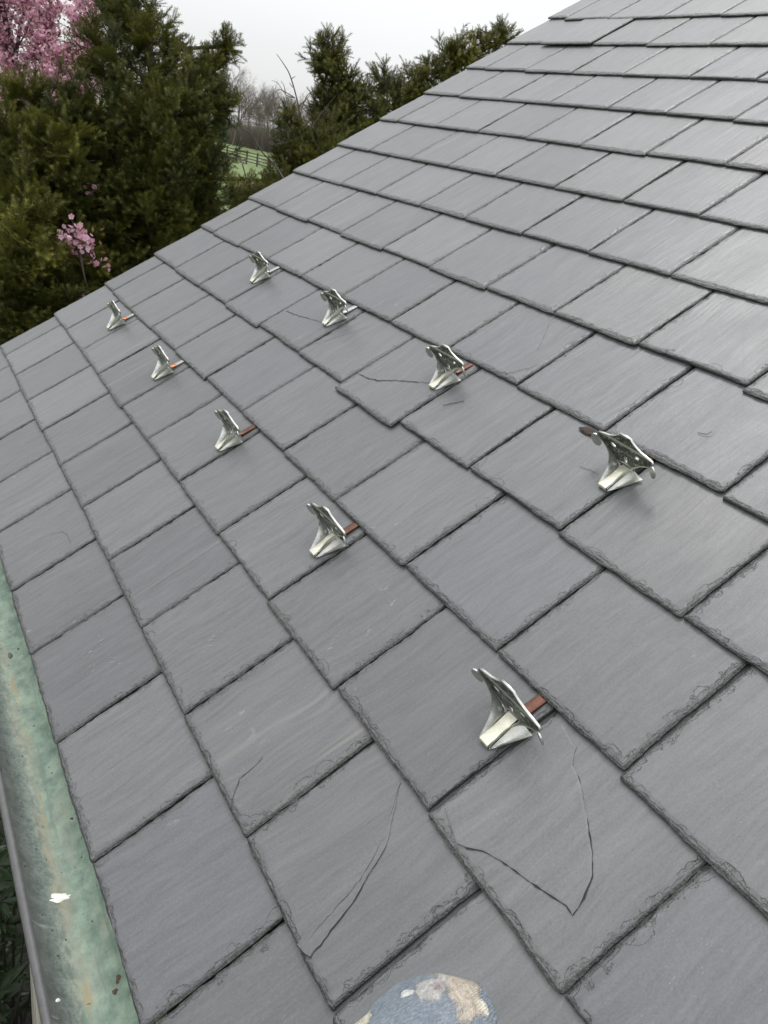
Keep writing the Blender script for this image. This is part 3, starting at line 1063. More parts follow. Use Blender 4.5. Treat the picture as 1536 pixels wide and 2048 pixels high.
def in_gutter(x, ang, name, vf, mat, label, cat, lift=0.0):
    """lay something on the trough wall at angle ang (0 = wall side rim, 90 = bottom, 180 = outer rim)"""
    a = R_(ang)
    c = Vector((x, -0.022 + (RG - .0016 - lift) * math.cos(a), -0.02 - (RG - .0016 - lift) * math.sin(a)))
    zax = Vector((0, -math.cos(a), math.sin(a))); xax = Vector((1, 0, 0)); yax = zax.cross(xax)
    W = []
    for (vx, vy, vz) in vf[0]:                     # bend it to the curve of the trough
        aa = a - vy / RG; rr_ = RG - .0016 - lift - vz
        W.append(Vector((x + vx, -0.022 + rr_ * math.cos(aa), -0.02 - rr_ * math.sin(aa))) - c)
    o = obj(name, mesh(name, W, vf[1], mat, True), None, c)
    tag(o, label, cat)
    return o


M_PAINT = simple('white_paint_drip', (0.80, 0.78, 0.72), 0.5, 0.1, 90, 0, 0.001)
M_DEADLEAF = simple('dead_leaf', (0.10, 0.065, 0.04), 0.8, 0.35, 160)
M_STONE = simple('grey_pebble', (0.12, 0.12, 0.095), 0.7, 0.25, 120)
in_gutter(2.222, 97, 'paint_splotch', blob(0, 0, .0062, .0175, .0013, 3, -0.12, 34, .55), M_PAINT, 'white paint splotch dried on the bottom of the copper gutter', 'paint splotch')
in_gutter(2.384, 133, 'paint_fleck', blob(0, 0, .0022, .0052, .0010, 8, 0.5), M_PAINT, 'small cream paint fleck on the outer wall of the gutter', 'paint fleck')
in_gutter(2.386, 49, 'leaf_scrap', blob(0, 0, .0055, .0042, .0009, 5, .3, 16, .6), M_DEADLEAF, 'larger brown leaf scrap stuck beside the slates in the gutter', 'leaf scrap')
in_gutter(2.398, 58, 'leaf_scrap', blob(0, 0, .0052, .0028, .0009, 6, .9, 16, .6), M_DEADLEAF, 'smaller brown leaf scrap just below the larger one in the gutter', 'leaf scrap')
in_gutter(2.283, 62, 'leaf_scrap', blob(0, 0, .0020, .0014, .0007, 9, .9, 12, .5), M_DEADLEAF, 'tiny brown scrap to the right of the white paint splotch', 'leaf scrap')
in_gutter(1.611, 80, 'pebble', blob(0, 0, .0105, .0045, .0035, 12, .1, 14, .25), M_STONE, 'flat grey pebble lying in the far end of the gutter', 'pebble')
in_gutter(1.60, 62, 'pebble', blob(0, 0, .0035, .0024, .002, 13, .1, 12, .4), M_STONE, 'small dark crumb of stone beside the flat grey pebble', 'pebble')

# ------------------------------------------------------------------ debris on the roof
M_BARKCHIP = simple('bark_chip', (0.055, 0.038, 0.030), 0.9, 0.5, 260, 0, 0.003)
def on_roof(u, v, name, vf, mat, label, cat, yaw=0.0, group=None, dz=0.0012):
    n = -(v - math.floor(v / EXP) * EXP) * math.tan(TILT) + dz
    o = obj(name, mesh(name, vf[0], vf[1], mat, False))
    o.matrix_world = Matrix.Translation(rp(u, v, n)) @ ROOF.to_4x4() @ Matrix.Rotation(-TILT, 4, 'X') @ Matrix.Rotation(yaw, 4, 'Z')
    return tag(o, label, cat, group)
def chip():
    rnd = random.Random(4); V = []; n = 12
    for zz, k in ((0, 1.0), (.003, .96), (.0052, .7)):
        for i in range(n):
            a = 2 * math.pi * i / n; r = rnd.uniform(.8, 1.2)
            V.append((.0235 * k * r * math.cos(a), .0085 * k * r * math.sin(a), zz + rnd.uniform(-.0008, .0008)))
    F = [(r * n + i, r * n + (i + 1) % n, (r + 1) * n + (i + 1) % n, (r + 1) * n + i) for r in range(2) for i in range(n)]
    F.append(tuple(2 * n + i for i in range(n)))
    return V, F
on_roof(2.150, 1.066, 'bark_chip', chip(), M_BARKCHIP, 'dark brown bark chip lodged under a slate corner above a snow guard', 'bark chip', .05)
on_roof(1.850, .972, 'pine_needle', tube([(-.022, 0, .001), (-.006, .0008, .0012), (.023, -.0008, .001)], [.0005, .0006, .0004], 5), M_BARKCHIP, 'single dry needle lying on a slate below a snow guard', 'needle', .93)
on_roof(2.318, 1.165, 'bent_twig', tube([(-.012, 0, .001), (.004, -.001, .002), (.010, .006, .004)], [.0005, .0006, .0004], 5), M_BARKCHIP, 'thin bent twig on the slate right above the largest upper snow guard', 'twig', .3)

# ------------------------------------------------------------------ yews
def needle_template(seed, flat=True, length=0.26, nshoots=9):
    """a yew spray: twig along +y, side shoots, needles as narrow triangles"""
    r = np.random.default_rng(seed)
    shoots = [((0, 0, 0), (0.0, 1.0, 0.10), length)]
    for k in range(nshoots):
        t = 0.12 + 0.80 * (k + .5) / nshoots
        s = 1 if k % 2 else -1
        a = np.radians(r.uniform(36, 60)); ln = length * (0.52 - 0.34 * t) * r.uniform(.75, 1.25)
        d = (s * np.sin(a), np.cos(a), r.uniform(-.12, .32) if flat else r.uniform(-.5, .7))
        shoots.append(((0, t * length, 0.10 * t * length), d, ln))
    V = []; T = []; S = []
    for p, d, ln in shoots:
        p = np.array(p); d = np.array(d); d = d / np.linalg.norm(d)
        side = np.cross(d, (0, 0, 1)); side /= np.linalg.norm(side); upv = np.cross(side, d)
        n = max(4, int(ln / 0.0068))
        for k in range(n):
            t = k / n
            q = p + d * ln * t + upv * (-.10 * ln * t * t)
            for s in (-1, 1):
                el = r.uniform(-.15, .55) if flat else r.uniform(-1.5, 1.5)
                nd = side * s * np.cos(el) + upv * np.sin(el) + d * r.uniform(.35, .75)
                nd /= np.linalg.norm(nd)
                nl = 0.031 * r.uniform(.7, 1.1) * (1 - .45 * t ** 4)
                wv = d * 0.0031
                V += [q - wv, q + wv, q + nd * nl]
                T += [t, t, t]
        # the twig itself
        e = p + d * ln + upv * (-.10 * ln)
        V += [p - side * .0016, p + side * .0016, e]
        T += [-1, -1, -1]
    return np.array(V), np.array(T)


def brush_template(seed, nshoots=4):
    """upright yew tip: short thick shoots with needles set all round"""
    r = np.random.default_rng(seed)
    V = []; T = []
    shoots = [(np.zeros(3), np.array([0, 1, .05]), .13)]
    for k in range(nshoots):
        a = r.uniform(.5, .95); ph = r.uniform(0, 6.28)
        d = np.array([math.sin(a) * math.cos(ph), math.cos(a), math.sin(a) * math.sin(ph)])
        shoots.append((np.array([0, .02 + .07 * k / nshoots, 0]), d, r.uniform(.055, .095)))
    for p, d, ln in shoots:
        d = d / np.linalg.norm(d)
        a = np.cross(d, [.3, .2, .9]); a /= np.linalg.norm(a); b = np.cross(d, a)
        n = int(ln / .0021)
        for k in range(n):
            t = k / n; q = p + d * ln * t; ph = k * 2.4
            o = a * math.cos(ph) + b * math.sin(ph)
            nd = o + d * r.uniform(.5, .95); nd /= np.linalg.norm(nd)
            wv = np.cross(nd, o) * .0024 if r.random() < .3 else np.cross(d, o) * .0024
            nl = .026 * r.uniform(.8, 1.1) * (1 - .35 * t ** 4)
            V += [q - wv, q + wv, q + nd * nl]; T += [t] * 3
        V += [p - a * .002, p + a * .002, p + d * ln]; T += [-1] * 3
    return np.array(V), np.array(T)


TEMPL = [needle_template(3), needle_template(4), needle_template(5, False, 0.24, 7), needle_template(6, False, 0.20, 4), brush_template(7), brush_template(8, 3), brush_template(9, 5)]


def place_sprays(items, seed, tint_fn=None):
    """items: (pos, direction, scale, template, tint)"""
    Vs = []; Ts = []
    r = np.random.default_rng(seed)
    for pos, d, s, k, tint in items:
        V, T = TEMPL[k]
        d = d / np.linalg.norm(d)
        up = np.array([0, 0, 1.0]) + r.normal(size=3) * .35
        x = np.cross(d, up); x /= np.linalg.norm(x); z = np.cross(x, d)
        W = pos + s * (V[:, :1] * x + V[:, 1:2] * d + V[:, 2:3] * z)
        Vs.append(W)
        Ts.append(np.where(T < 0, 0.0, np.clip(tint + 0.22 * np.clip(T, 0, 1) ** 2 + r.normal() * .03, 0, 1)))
    V = np.concatenate(Vs); T = np.concatenate(Ts)
    F = np.arange(len(V)).reshape(-1, 3)
    return V, F, T


def make_yew(label, trunk, trunk_r, lobes, seed, dens=1.0, tips=(), extra_limbs=(), tint0=0.35, scale=1.0, brush=0.35):
    r = np.random.default_rng(seed)
    base = Vector(trunk[0])
    root = empty('yew_tree', label, 'yew tree', base)
    inv = Matrix.Translation(-base)
    mb = MB()
    tp = smooth_path(trunk, 5)
    nT = len(tp)
    mb.add(tube(tp, [trunk_r * (1 - .85 * i / (nT - 1)) for i in range(nT)], 9))
    for limb, lr in extra_limbs:
        lp = smooth_path(limb, 5)
        mb.add(tube(lp, [lr * (1 - .8 * i / (len(lp) - 1)) for i in range(len(lp))], 7))
    items = []
    centre = np.array([sum(l[0] for l in lobes), sum(l[1] for l in lobes), sum(l[2] for l in lobes)]) / len(lobes)
    for (x, y, z, rad) in lobes:
        c = np.array([x, y, z])
        # limb from the nearest trunk point that is lower down
        best = min(tp, key=lambda p: (Vector(c) - p).length + max(0, p.z - z + .1) * 3)
        m = best.lerp(Vector(c), .5) + Vector((0, 0, .25 * rad))
        mb.add(tube(smooth_path([best, m, c], 4), [.012 + .05 * rad * (1 - k / 8) * .5 for k in range(9)], 6))
        n = int(dens * 1500 * rad ** 2.0 + 14)
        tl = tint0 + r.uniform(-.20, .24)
        for k in range(n):
            d = r.normal(size=3); d /= np.linalg.norm(d)
            rr = rad * r.uniform(.25, 1.0) ** .6
            p = c + d * rr * np.array([1, 1, .95])
            out_ = d * .9 + np.array([0, 0, .45]) + r.normal(size=3) * .35 + np.array([.25, 0, 0])
            s = scale * r.uniform(.65, 1.1)
            p = p - out_ / np.linalg.norm(out_) * .13 * s
            kt = int(r.integers(4, 7)) if r.random() < brush else int(r.integers(0, 4))
            if kt >= 4: p = c + d * rad * r.uniform(.55, 1.0); s *= 1.15 / max(scale, .7) ** .5
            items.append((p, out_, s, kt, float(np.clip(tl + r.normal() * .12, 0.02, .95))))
        for k in range(max(2, int(n * .05))):
            d = r.normal(size=3); d /= np.linalg.norm(d); d[2] = abs(d[2]) * .6
            a = Vector(c + d * rad * .2); e = Vector(c + d * rad * 1.0)
            mb.add(tube([a, (a + e) / 2 + Vector((0, 0, -.02)), e], [.006, .004, .002], 4, False))
    for (x, y, z, dx, dy, dz, s, n, sp) in tips:
        for k in range(n):
            q = np.array([x, y, z]) + r.normal(size=3) * sp
            items.append((q, np.array([dx, dy, dz]) + r.normal(size=3) * .25, s * r.uniform(.8, 1.15), int(r.integers(4, 7)), float(np.clip(tint0 + r.normal() * .08, 0, 1))))
    V, F, T = place_sprays(items, seed + 1)
    o = obj('trunk', mb.mesh('trunk', M_BARK, True), root); o.matrix_parent_inverse = inv
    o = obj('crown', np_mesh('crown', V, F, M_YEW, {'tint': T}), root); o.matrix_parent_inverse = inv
    return root, len(F)


LA = [(-3.26, 1.43, 1.76, 0.2), (-3.01, 1.4, 1.52, 0.18), (-3.07, 1.29, 1.48, 0.13), (-2.73, 1.44, 1.31, 0.19), (-2.83, 1.2, 1.2, 0.18), (-2.58, 1.27, 1.07, 0.22), (-2.54, 1.59, 1.16, 0.16), (-2.59, 1.8, 1.28, 0.08), (-2.6, 1.89, 1.4, 0.05), (-2.49, 1.7, 1.21, 0.08), (-2.29, 1.63, 1.02, 0.17), (-2.34, 1.79, 1.07, 0.10), (-2.22, 1.41, 0.86, 0.28), (-2.38, 1.15, 0.81, 0.25), (-2.16, 1.64, 0.79, 0.18), (-2.04, 1.43, 0.57, 0.31), (-2.21, 1.14, 0.51, 0.28), (-2.02, 1.62, 0.54, 0.13), (-1.98, 1.27, 0.26, 0.31), (-2.12, 1.04, 0.22, 0.25), (-2.06, 1.58, 0.30, 0.15), (-2.03, 1.17, -0.02, 0.28), (-2.12, 1.42, -0.03, 0.23), (-2.0, 1.3, -.45, .35)]
LB = [(-2.55, 0.6, 0.9, 0.11), (-2.55, 0.78, 0.88, 0.12), (-2.31, 0.9, 0.86, 0.15), (-2.29, 0.59, 0.68, 0.2), (-2.14, 0.78, 0.64, 0.2), (-2.02, 0.55, 0.38, 0.23), (-2.12, 0.8, 0.4, 0.21), (-1.76, 0.55, 0.16, 0.25), (-1.93, 0.82, 0.09, 0.18), (-1.68, 0.45, -0.1, 0.22), (-1.66, 0.66, -0.12, 0.23), (-1.93, 0.93, -0.02, 0.18), (-1.66, 0.47, -0.35, 0.2), (-1.7, .7, -.5, .3)]
LC = [(-2.66, 2.12, 0.50, 0.11), (-2.55, 2.28, 0.53, 0.13), (-2.55, 2.45, 0.80, 0.17), (-2.29, 2.28, 0.60, 0.17), (-2.7, 2.54, 0.94, 0.12), (-2.39, 2.09, 0.45, 0.14), (-2.43, 2.6, 0.79, 0.18), (-2.65, 2.77, 0.93, 0.15), (-2.76, 2.5, 1.02, 0.07), (-2.4, 2.2, .3, .25)]
LD = [(-3.19, 2.93, 1.6, 0.07), (-3.18, 2.87, 1.5, 0.08), (-3.1, 2.96, 1.49, 0.11), (-3.05, 2.94, 1.36, 0.12), (-2.99, 3.01, 1.34, 0.11), (-3.01, 2.87, 1.22, 0.08), (-2.92, 3.0, 1.21, 0.16), (-2.92, 2.89, 1.07, 0.17), (-2.8, 3.09, 1.1, 0.18), (-2.77, 3.01, 0.95, 0.19), (-2.7, 2.95, .6, .25)]
LE = [(-3.04, 3.39, 1.44, 0.07), (-3.04, 3.3, 1.30, 0.11), (-2.94, 3.45, 1.31, 0.13), (-2.92, 3.58, 1.43, 0.12), (-2.89, 3.7, 1.52, 0.11), (-2.99, 3.84, 1.64, 0.11), (-2.95, 3.97, 1.73, 0.10), (-2.9, 4.08, 1.79, 0.08), (-2.94, 4.29, 1.89, 0.08), (-2.91, 4.38, 1.93, 0.06), (-2.93, 3.72, 1.39, 0.16), (-2.88, 3.98, 1.61, 0.16), (-2.99, 3.46, 1.17, 0.16), (-2.88, 4.3, 1.78, 0.14), (-2.9, 3.9, 1.1, .3), (-2.9, 4.4, 1.4, .3)]
tA = [(-1.95, 1.40, GZ), (-1.92, 1.42, -1.6), (-1.89, 1.42, -0.43), (-2.11, 1.43, -0.03), (-2.29, 1.41, 0.38), (-2.4, 1.44, 0.73), (-2.56, 1.44, 1.02), (-2.71, 1.44, 1.27), (-2.96, 1.42, 1.47), (-3.26, 1.43, 1.80)]
bough = [(-2.46, 1.44, 0.85), (-2.47, 1.54, 0.99), (-2.47, 1.68, 1.15), (-2.58, 1.83, 1.3), (-2.61, 1.93, 1.47)]
tri = 0
tri += make_yew('tall dark yew with a leaning leader and a bushy bough reaching right', tA, .085, LA, 21, 1.05,
         tips=[(-2.60, 1.90, 1.36, .1, .35, 1, .6, 4, .02), (-2.55, 1.86, 1.28, .3, .5, .7, .6, 5, .03), (-2.58, 1.78, 1.30, .0, -.1, 1, .6, 4, .03), (-2.50, 1.84, 1.14, .3, .8, .4, .6, 5, .03),
               (-2.45, 1.72, 1.22, .2, -.1, 1, .6, 5, .04), (-2.36, 1.84, 1.04, .3, .8, .1, .6, 5, .05), (-2.72, 1.62, 1.36, .3, .6, .6, .7, 6, .05), (-2.60, 1.70, 1.2, .2, .5, .9, .6, 4, .04), (-3.1, 1.26, 1.62, .1, -.2, 1, .8, 5, .06), (-2.85, 1.13, 1.36, .1, -.4, .8, .8, 5, .05)],
         extra_limbs=[(bough, .03), ([(-2.5, 1.44, .9), (-2.6, 1.30, 1.1), (-2.8, 1.22, 1.25)], .02)], tint0=.28, scale=.9)[1]
tri += make_yew('lighter olive yew bush at the left edge in front of the pink blossom', [(-1.9, .65, GZ), (-1.9, .68, -1.2), (-1.95, .66, -.2), (-2.1, .68, .4), (-2.35, .72, .85)], .06, LB, 31, 1.2, tint0=.36, scale=.85,
         tips=[(-2.5, .62, .98, 0, 0, 1, .6, 5, .06), (-2.3, .93, 1.0, .1, .2, 1, .7, 7, .06)])[1]
tri += make_yew('low yew with drooping dry twigs beside the dead stem', [(-2.5, 2.3, GZ), (-2.5, 2.3, -1.2), (-2.5, 2.3, .2), (-2.6, 2.45, .9)], .05, LC, 41, 1.1, tint0=.45, scale=.8, brush=.6,
         tips=[(-2.76, 2.49, 1.03, 0, 0, 1, .7, 5, .02), (-2.7, 2.4, .95, 0, -.2, 1, .6, 4, .04)],
         extra_limbs=[([(-2.02, 2.15, .68), (-2.19, 2.14, 0.76), (-2.27, 2.08, 0.82), (-2.45, 2.08, 0.9), (-2.52, 2.01, 0.94)], .007),
                      ([(-2.46, 2.23, 0.87), (-2.42, 2.31, 0.9), (-2.39, 2.4, 0.95)], .004), ([(-2.57, 2.53, 0.97), (-2.59, 2.63, 1.11), (-2.59, 2.74, 1.26)], .006),
                      ([(-2.4, 2.0, 0.72), (-2.21, 1.99, 0.61), (-2.03, 2.03, 0.58)], .005)])[1]
tri += make_yew('upright yew spire standing above the roof edge right of the dead stem', [(-2.9, 3.0, GZ), (-2.9, 3.0, -1), (-2.9, 3.0, .6), (-3.02, 2.97, 1.2), (-3.19, 2.93, 1.62)], .06, LD, 51, 1.2, tint0=.30, scale=.85, brush=.85,
         tips=[(-3.19, 2.92, 1.62, 0, -.1, 1, .6, 6, .025), (-3.12, 3.0, 1.55, .1, .5, 1, .55, 5, .03), (-3.2, 2.84, 1.5, 0, -.5, .8, .5, 5, .03), (-3.0, 3.08, 1.42, .1, .6, .8, .55, 5, .03)])[1]
tri += make_yew('row of bright yew tips rising just behind the roof edge toward the top', [(-2.9, 3.8, GZ), (-2.9, 3.8, -1), (-2.9, 3.8, .9), (-2.95, 3.9, 1.6)], .06, LE, 61, 1.1, tint0=.46, scale=.85, brush=.8,
         tips=[(-3.04, 3.39, 1.46, 0, -.1, 1, .6, 6, .025), (-2.89, 3.72, 1.6, 0, .1, 1, .5, 5, .05), (-2.97, 3.86, 1.72, 0, .1, 1, .5, 5, .04), (-2.9, 4.06, 1.85, 0, .2, 1, .5, 6, .05), (-2.94, 4.30, 1.94, 0, .2, 1, .5, 6, .05), (-2.93, 3.55, 1.52, 0, 0, 1, .5, 5, .04)])[1]
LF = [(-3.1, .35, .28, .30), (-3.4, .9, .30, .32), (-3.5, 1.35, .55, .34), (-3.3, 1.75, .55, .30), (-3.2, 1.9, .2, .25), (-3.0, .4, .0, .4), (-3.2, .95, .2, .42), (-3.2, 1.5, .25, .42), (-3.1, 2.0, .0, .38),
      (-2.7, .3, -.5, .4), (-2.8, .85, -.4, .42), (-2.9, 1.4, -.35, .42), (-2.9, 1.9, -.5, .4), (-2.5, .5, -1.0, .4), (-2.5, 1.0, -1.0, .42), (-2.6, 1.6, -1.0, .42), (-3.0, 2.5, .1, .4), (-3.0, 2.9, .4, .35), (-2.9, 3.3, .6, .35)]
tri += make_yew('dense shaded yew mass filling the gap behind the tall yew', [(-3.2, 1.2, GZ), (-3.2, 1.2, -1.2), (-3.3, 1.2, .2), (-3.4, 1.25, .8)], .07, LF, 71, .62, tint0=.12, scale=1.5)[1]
print('yew triangles', tri)

# ------------------------------------------------------------------ dead stem
sn = [(-2.80, 2.70, GZ), (-2.80, 2.7, -1.0), (-2.82, 2.7, .3), (-2.85, 2.7, 0.71), (-2.95, 2.7, 0.89), (-3.05, 2.7, 1.06), (-3.14, 2.69, 1.21), (-3.24, 2.66, 1.36), (-3.31, 2.63, 1.43), (-3.37, 2.59, 1.49)]
ds = empty('dead_tree', 'thin leafless dead stem leaning left with a few bare twigs', 'dead tree', sn[0])
mb = MB()
p = smooth_path(sn, 4)
mb.add(tube(p, [.016 * (1 - .88 * (i / (len(p) - 1)) ** .8) for i in range(len(p))], 8))
o = obj('trunk', mb.mesh('trunk', M_SNAG, True), ds); o.matrix_parent_inverse = Matrix.Translation(-Vector(sn[0]))
twigs = [[(-3.15, 2.68, 1.21), (-3.19, 2.62, 1.22), (-3.27, 2.58, 1.29), (-3.3, 2.54, 1.3)], [(-3.15, 2.68, 1.21), (-3.24, 2.59, 1.25), (-3.24, 2.55, 1.22)],
         [(-3.07, 2.7, 1.1), (-3.1, 2.75, 1.23), (-3.1, 2.81, 1.29), (-3.1, 2.83, 1.32)], [(-2.98, 2.7, 0.95), (-3.0, 2.78, 1.08), (-3.0, 2.83, 1.14), (-3.0, 2.93, 1.26)],
         [(-3.1, 2.69, 1.15), (-3.1, 2.78, 1.25), (-3.13, 2.77, 1.29)], [(-3.22, 2.67, 1.34), (-3.22, 2.7, 1.36)], [(-3.07, 2.7, 1.09), (-3.12, 2.62, 1.08), (-3.13, 2.58, 1.07)],
         [(-3.19, 2.67, 1.28), (-3.22, 2.65, 1.31)], [(-2.98, 2.7, .96), (-3.02, 2.62, 1.0), (-3.0, 2.55, .98)], [(-2.93, 2.7, .86), (-2.9, 2.62, .83), (-2.9, 2.5, .82), (-2.88, 2.42, .76)],
         [(-3.2, 2.62, 1.23), (-3.24, 2.62, 1.28), (-3.26, 2.6, 1.31)], [(-3.1, 2.81, 1.29), (-3.14, 2.85, 1.29)], [(-3.0, 2.83, 1.14), (-3.0, 2.80, 1.2)], [(-2.9, 2.7, .8), (-2.88, 2.8, .9), (-2.85, 2.9, 1.0)]]
for tw in twigs:
    q = smooth_path(tw, 3)
    o = obj('twig', mesh('twig', *tube(q, [.0038 * (1 - .7 * i / (len(q) - 1)) for i in range(len(q))], 5), M_SNAG, True), ds)
    o.matrix_parent_inverse = Matrix.Translation(-Vector(sn[0]))

# ------------------------------------------------------------------ flowering tree
ct = empty('blossom_tree', 'tree covered in pink blossom at the top left behind the yews', 'blossom tree', (-5.2, 1.1, GZ))
inv = Matrix.Translation(-Vector((-5.2, 1.1, GZ)))
mb = MB()
main = [(-5.2, 1.1, GZ), (-5.3, 1.1, -1.6), (-5.49, 1.16, -0.11), (-5.66, 1.24, 0.29), (-5.94, 1.21, 0.75), (-6.08, 1.11, 1.11), (-6.19, 1.05, 1.47), (-6.24, 1.05, 1.85)]
brs = [[(-5.6, 1.24, 0.42), (-5.68, 1.44, 0.8), (-5.77, 1.55, 1.11), (-5.89, 1.66, 1.40), (-6.0, 1.69, 1.62)],
       [(-5.71, 1.22, 0.59), (-5.83, 1.38, 0.99), (-6.07, 1.34, 1.36), (-6.18, 1.35, 1.57)],
       [(-5.82, 1.19, 0.75), (-6.0, 1.05, 0.89), (-6.18, 0.91, 1.03), (-6.3, .7, 1.1)],
       [(-5.68, 1.44, 0.8), (-5.68, 1.66, 1.05), (-5.78, 1.76, 1.28), (-5.85, 1.80, 1.45)],
       [(-6.08, 1.11, 1.11), (-6.2, 1.18, 1.41), (-6.27, 1.24, 1.60), (-6.34, 1.26, 1.74)],
       [(-5.83, 1.38, 0.99), (-5.97, 1.38, 1.24), (-6.07, 1.43, 1.44)],
       [(-5.62, 1.29, 0.52), (-5.61, 1.51, 0.77), (-5.56, 1.71, 0.93)],
       [(-6.0, 1.05, 0.89), (-6.2, 1.02, 1.22), (-6.42, 0.98, 1.54)],
       [(-5.6, 1.2, .3), (-5.5, 1.0, .55), (-5.6, .8, .8), (-5.7, .7, 1.05)], [(-5.5, 1.16, 0), (-5.3, .9, .3), (-5.3, .7, .6)], [(-5.55, 1.2, .2), (-5.4, 1.5, .45), (-5.3, 1.75, .6)],
       [(-6.1, 1.1, 1.2), (-6.1, .9, 1.4), (-6.2, .8, 1.65)]]
low = [[(-5.4, 1.12, -.3), (-4.47, 1.09, 0.39), (-3.1, 0.92, 0.38), (-2.06, 0.78, 0.39), (-1.80, 0.78, 0.33), (-1.68, 0.79, 0.21)], [(-2.4, .85, .45), (-2.15, 0.93, 0.51), (-2.05, 0.98, 0.47)], [(-2.06, .8, .37), (-1.95, 1.05, 0.29), (-1.82, 1.13, 0.24)],
       [(-1.8, .78, .3), (-1.72, 0.84, 0.17), (-1.64, 0.92, 0.12)], [(-1.72, .8, .2), (-1.66, 0.82, 0.04), (-1.62, 0.84, -0.02)], [(-4.4, 1.09, .39), (-3.0, 0.57, 0.81), (-2.66, 0.6, 0.70)],
       [(-4.4, 1.1, .4), (-3.0, .8, .9), (-2.55, 0.8, 0.95)]]
mb.add(tube(smooth_path(main, 4), [.10 * (1 - .8 * i / 28) for i in range(29)], 8))
blos = []; leaves = []
r = np.random.default_rng(77)
def clothe(path, dens, spread, t0):
    P = smooth_path(path, 6)
    for i in range(len(P) - 1):
        t = i / (len(P) - 1)
        if t < t0: continue
        n = r.poisson(dens)
        for k in range(n):
            c = P[i].lerp(P[i + 1], r.random())
            off = r.normal(size=3) * spread * (1.15 - .75 * t)
            blos.append(np.array(c) + off)
    return P
for b_ in brs + [main]:
    P = clothe(b_, 7, .10, .25 if b_ is not main else .6)
    if b_ is not main:
        mb.add(tube(P, [.022 * (1 - .8 * i / (len(P) - 1)) for i in range(len(P))], 6))
    # side twigs
    for i in range(3, len(P) - 1, 2):
        d = r.normal(size=3); d[2] = abs(d[2]) + .35; d /= np.linalg.norm(d)
        e = P[i] + Vector(d) * r.uniform(.2, .42)
        tw = [P[i], P[i].lerp(e, .5) + Vector(r.normal(size=3) * .02), e]
        mb.add(tube(tw, [.009, .006, .003], 5, False))
        clothe(tw, 5, .04, .2)
for k, b_ in enumerate(low):
    P = smooth_path(b_, 6)
    mb.add(tube(P, [.012 * (1 - .85 * min(1, 1.6 * i / (len(P) - 1))) for i in range(len(P))], 6))
    q = len(P)
    lo = (.90, .80, .88, .75, .75, .95, .95)[k]
    for i in range(q - 1):
        if i / (q - 1) >= lo:
            for m in range(r.poisson(9 if k in (0,) else 1.2)):
                blos.append(np.array(P[i]) + r.normal(size=3) * .036)
blos = np.array(blos)
# clusters: each point becomes a bunch of blossoms
BV = []; BT = []; LV = []; LT = []
for c in blos:
    nb2 = r.integers(3, 6)
    tint = float(np.clip(r.normal(.45, .28), 0, 1))
    for k in range(nb2):
        p = c + r.normal(size=3) * .021
        nrm = r.normal(size=3) + np.array([.4, -.2, .3]); nrm /= np.linalg.norm(nrm)
        a = np.cross(nrm, [.3, .5, .8]); a /= np.linalg.norm(a); b2 = np.cross(nrm, a)
        R0 = r.uniform(.011, .017); ph = r.uniform(0, 6.28)
        for m in range(5):
            t = ph + m * 1.2566
            d = a * np.cos(t) + b2 * np.sin(t); e = -a * np.sin(t) + b2 * np.cos(t)
            BV += [p - nrm * .002, p + d * R0 * .75 + e * R0 * .45 + nrm * .004, p + d * R0 * 1.05 + nrm * .003, p + d * R0 * .75 - e * R0 * .45 + nrm * .004]
            tt = np.clip(tint + r.normal() * .12, 0, 1); BT += [tt * .5, tt, tt, tt]
    if r.random() < .55:
        for k in range(2):
            p = c + r.normal(size=3) * .03
            d = r.normal(size=3); d /= np.linalg.norm(d); s = np.cross(d, r.normal(size=3)); s /= np.linalg.norm(s)
            ln = r.uniform(.03, .05)
            LV += [p, p + d * ln * .5 + s * ln * .2, p + d * ln, p + d * ln * .5 - s * ln * .2]; LT += [r.random()] * 4
BV = np.array(BV); LV = np.array(LV)
o = obj('trunk', mb.mesh('trunk', M_CHERRY, True), ct); o.matrix_parent_inverse = inv
o = obj('blossom', np_mesh('blossom', BV, np.arange(len(BV)).reshape(-1, 4), M_PETAL, {'tint': BT}), ct); o.matrix_parent_inverse = inv
o = obj('foliage', np_mesh('foliage', LV, np.arange(len(LV)).reshape(-1, 4), M_RED, {'tint': LT}), ct); o.matrix_parent_inverse = inv
print('blossoms', len(BV) // 4)

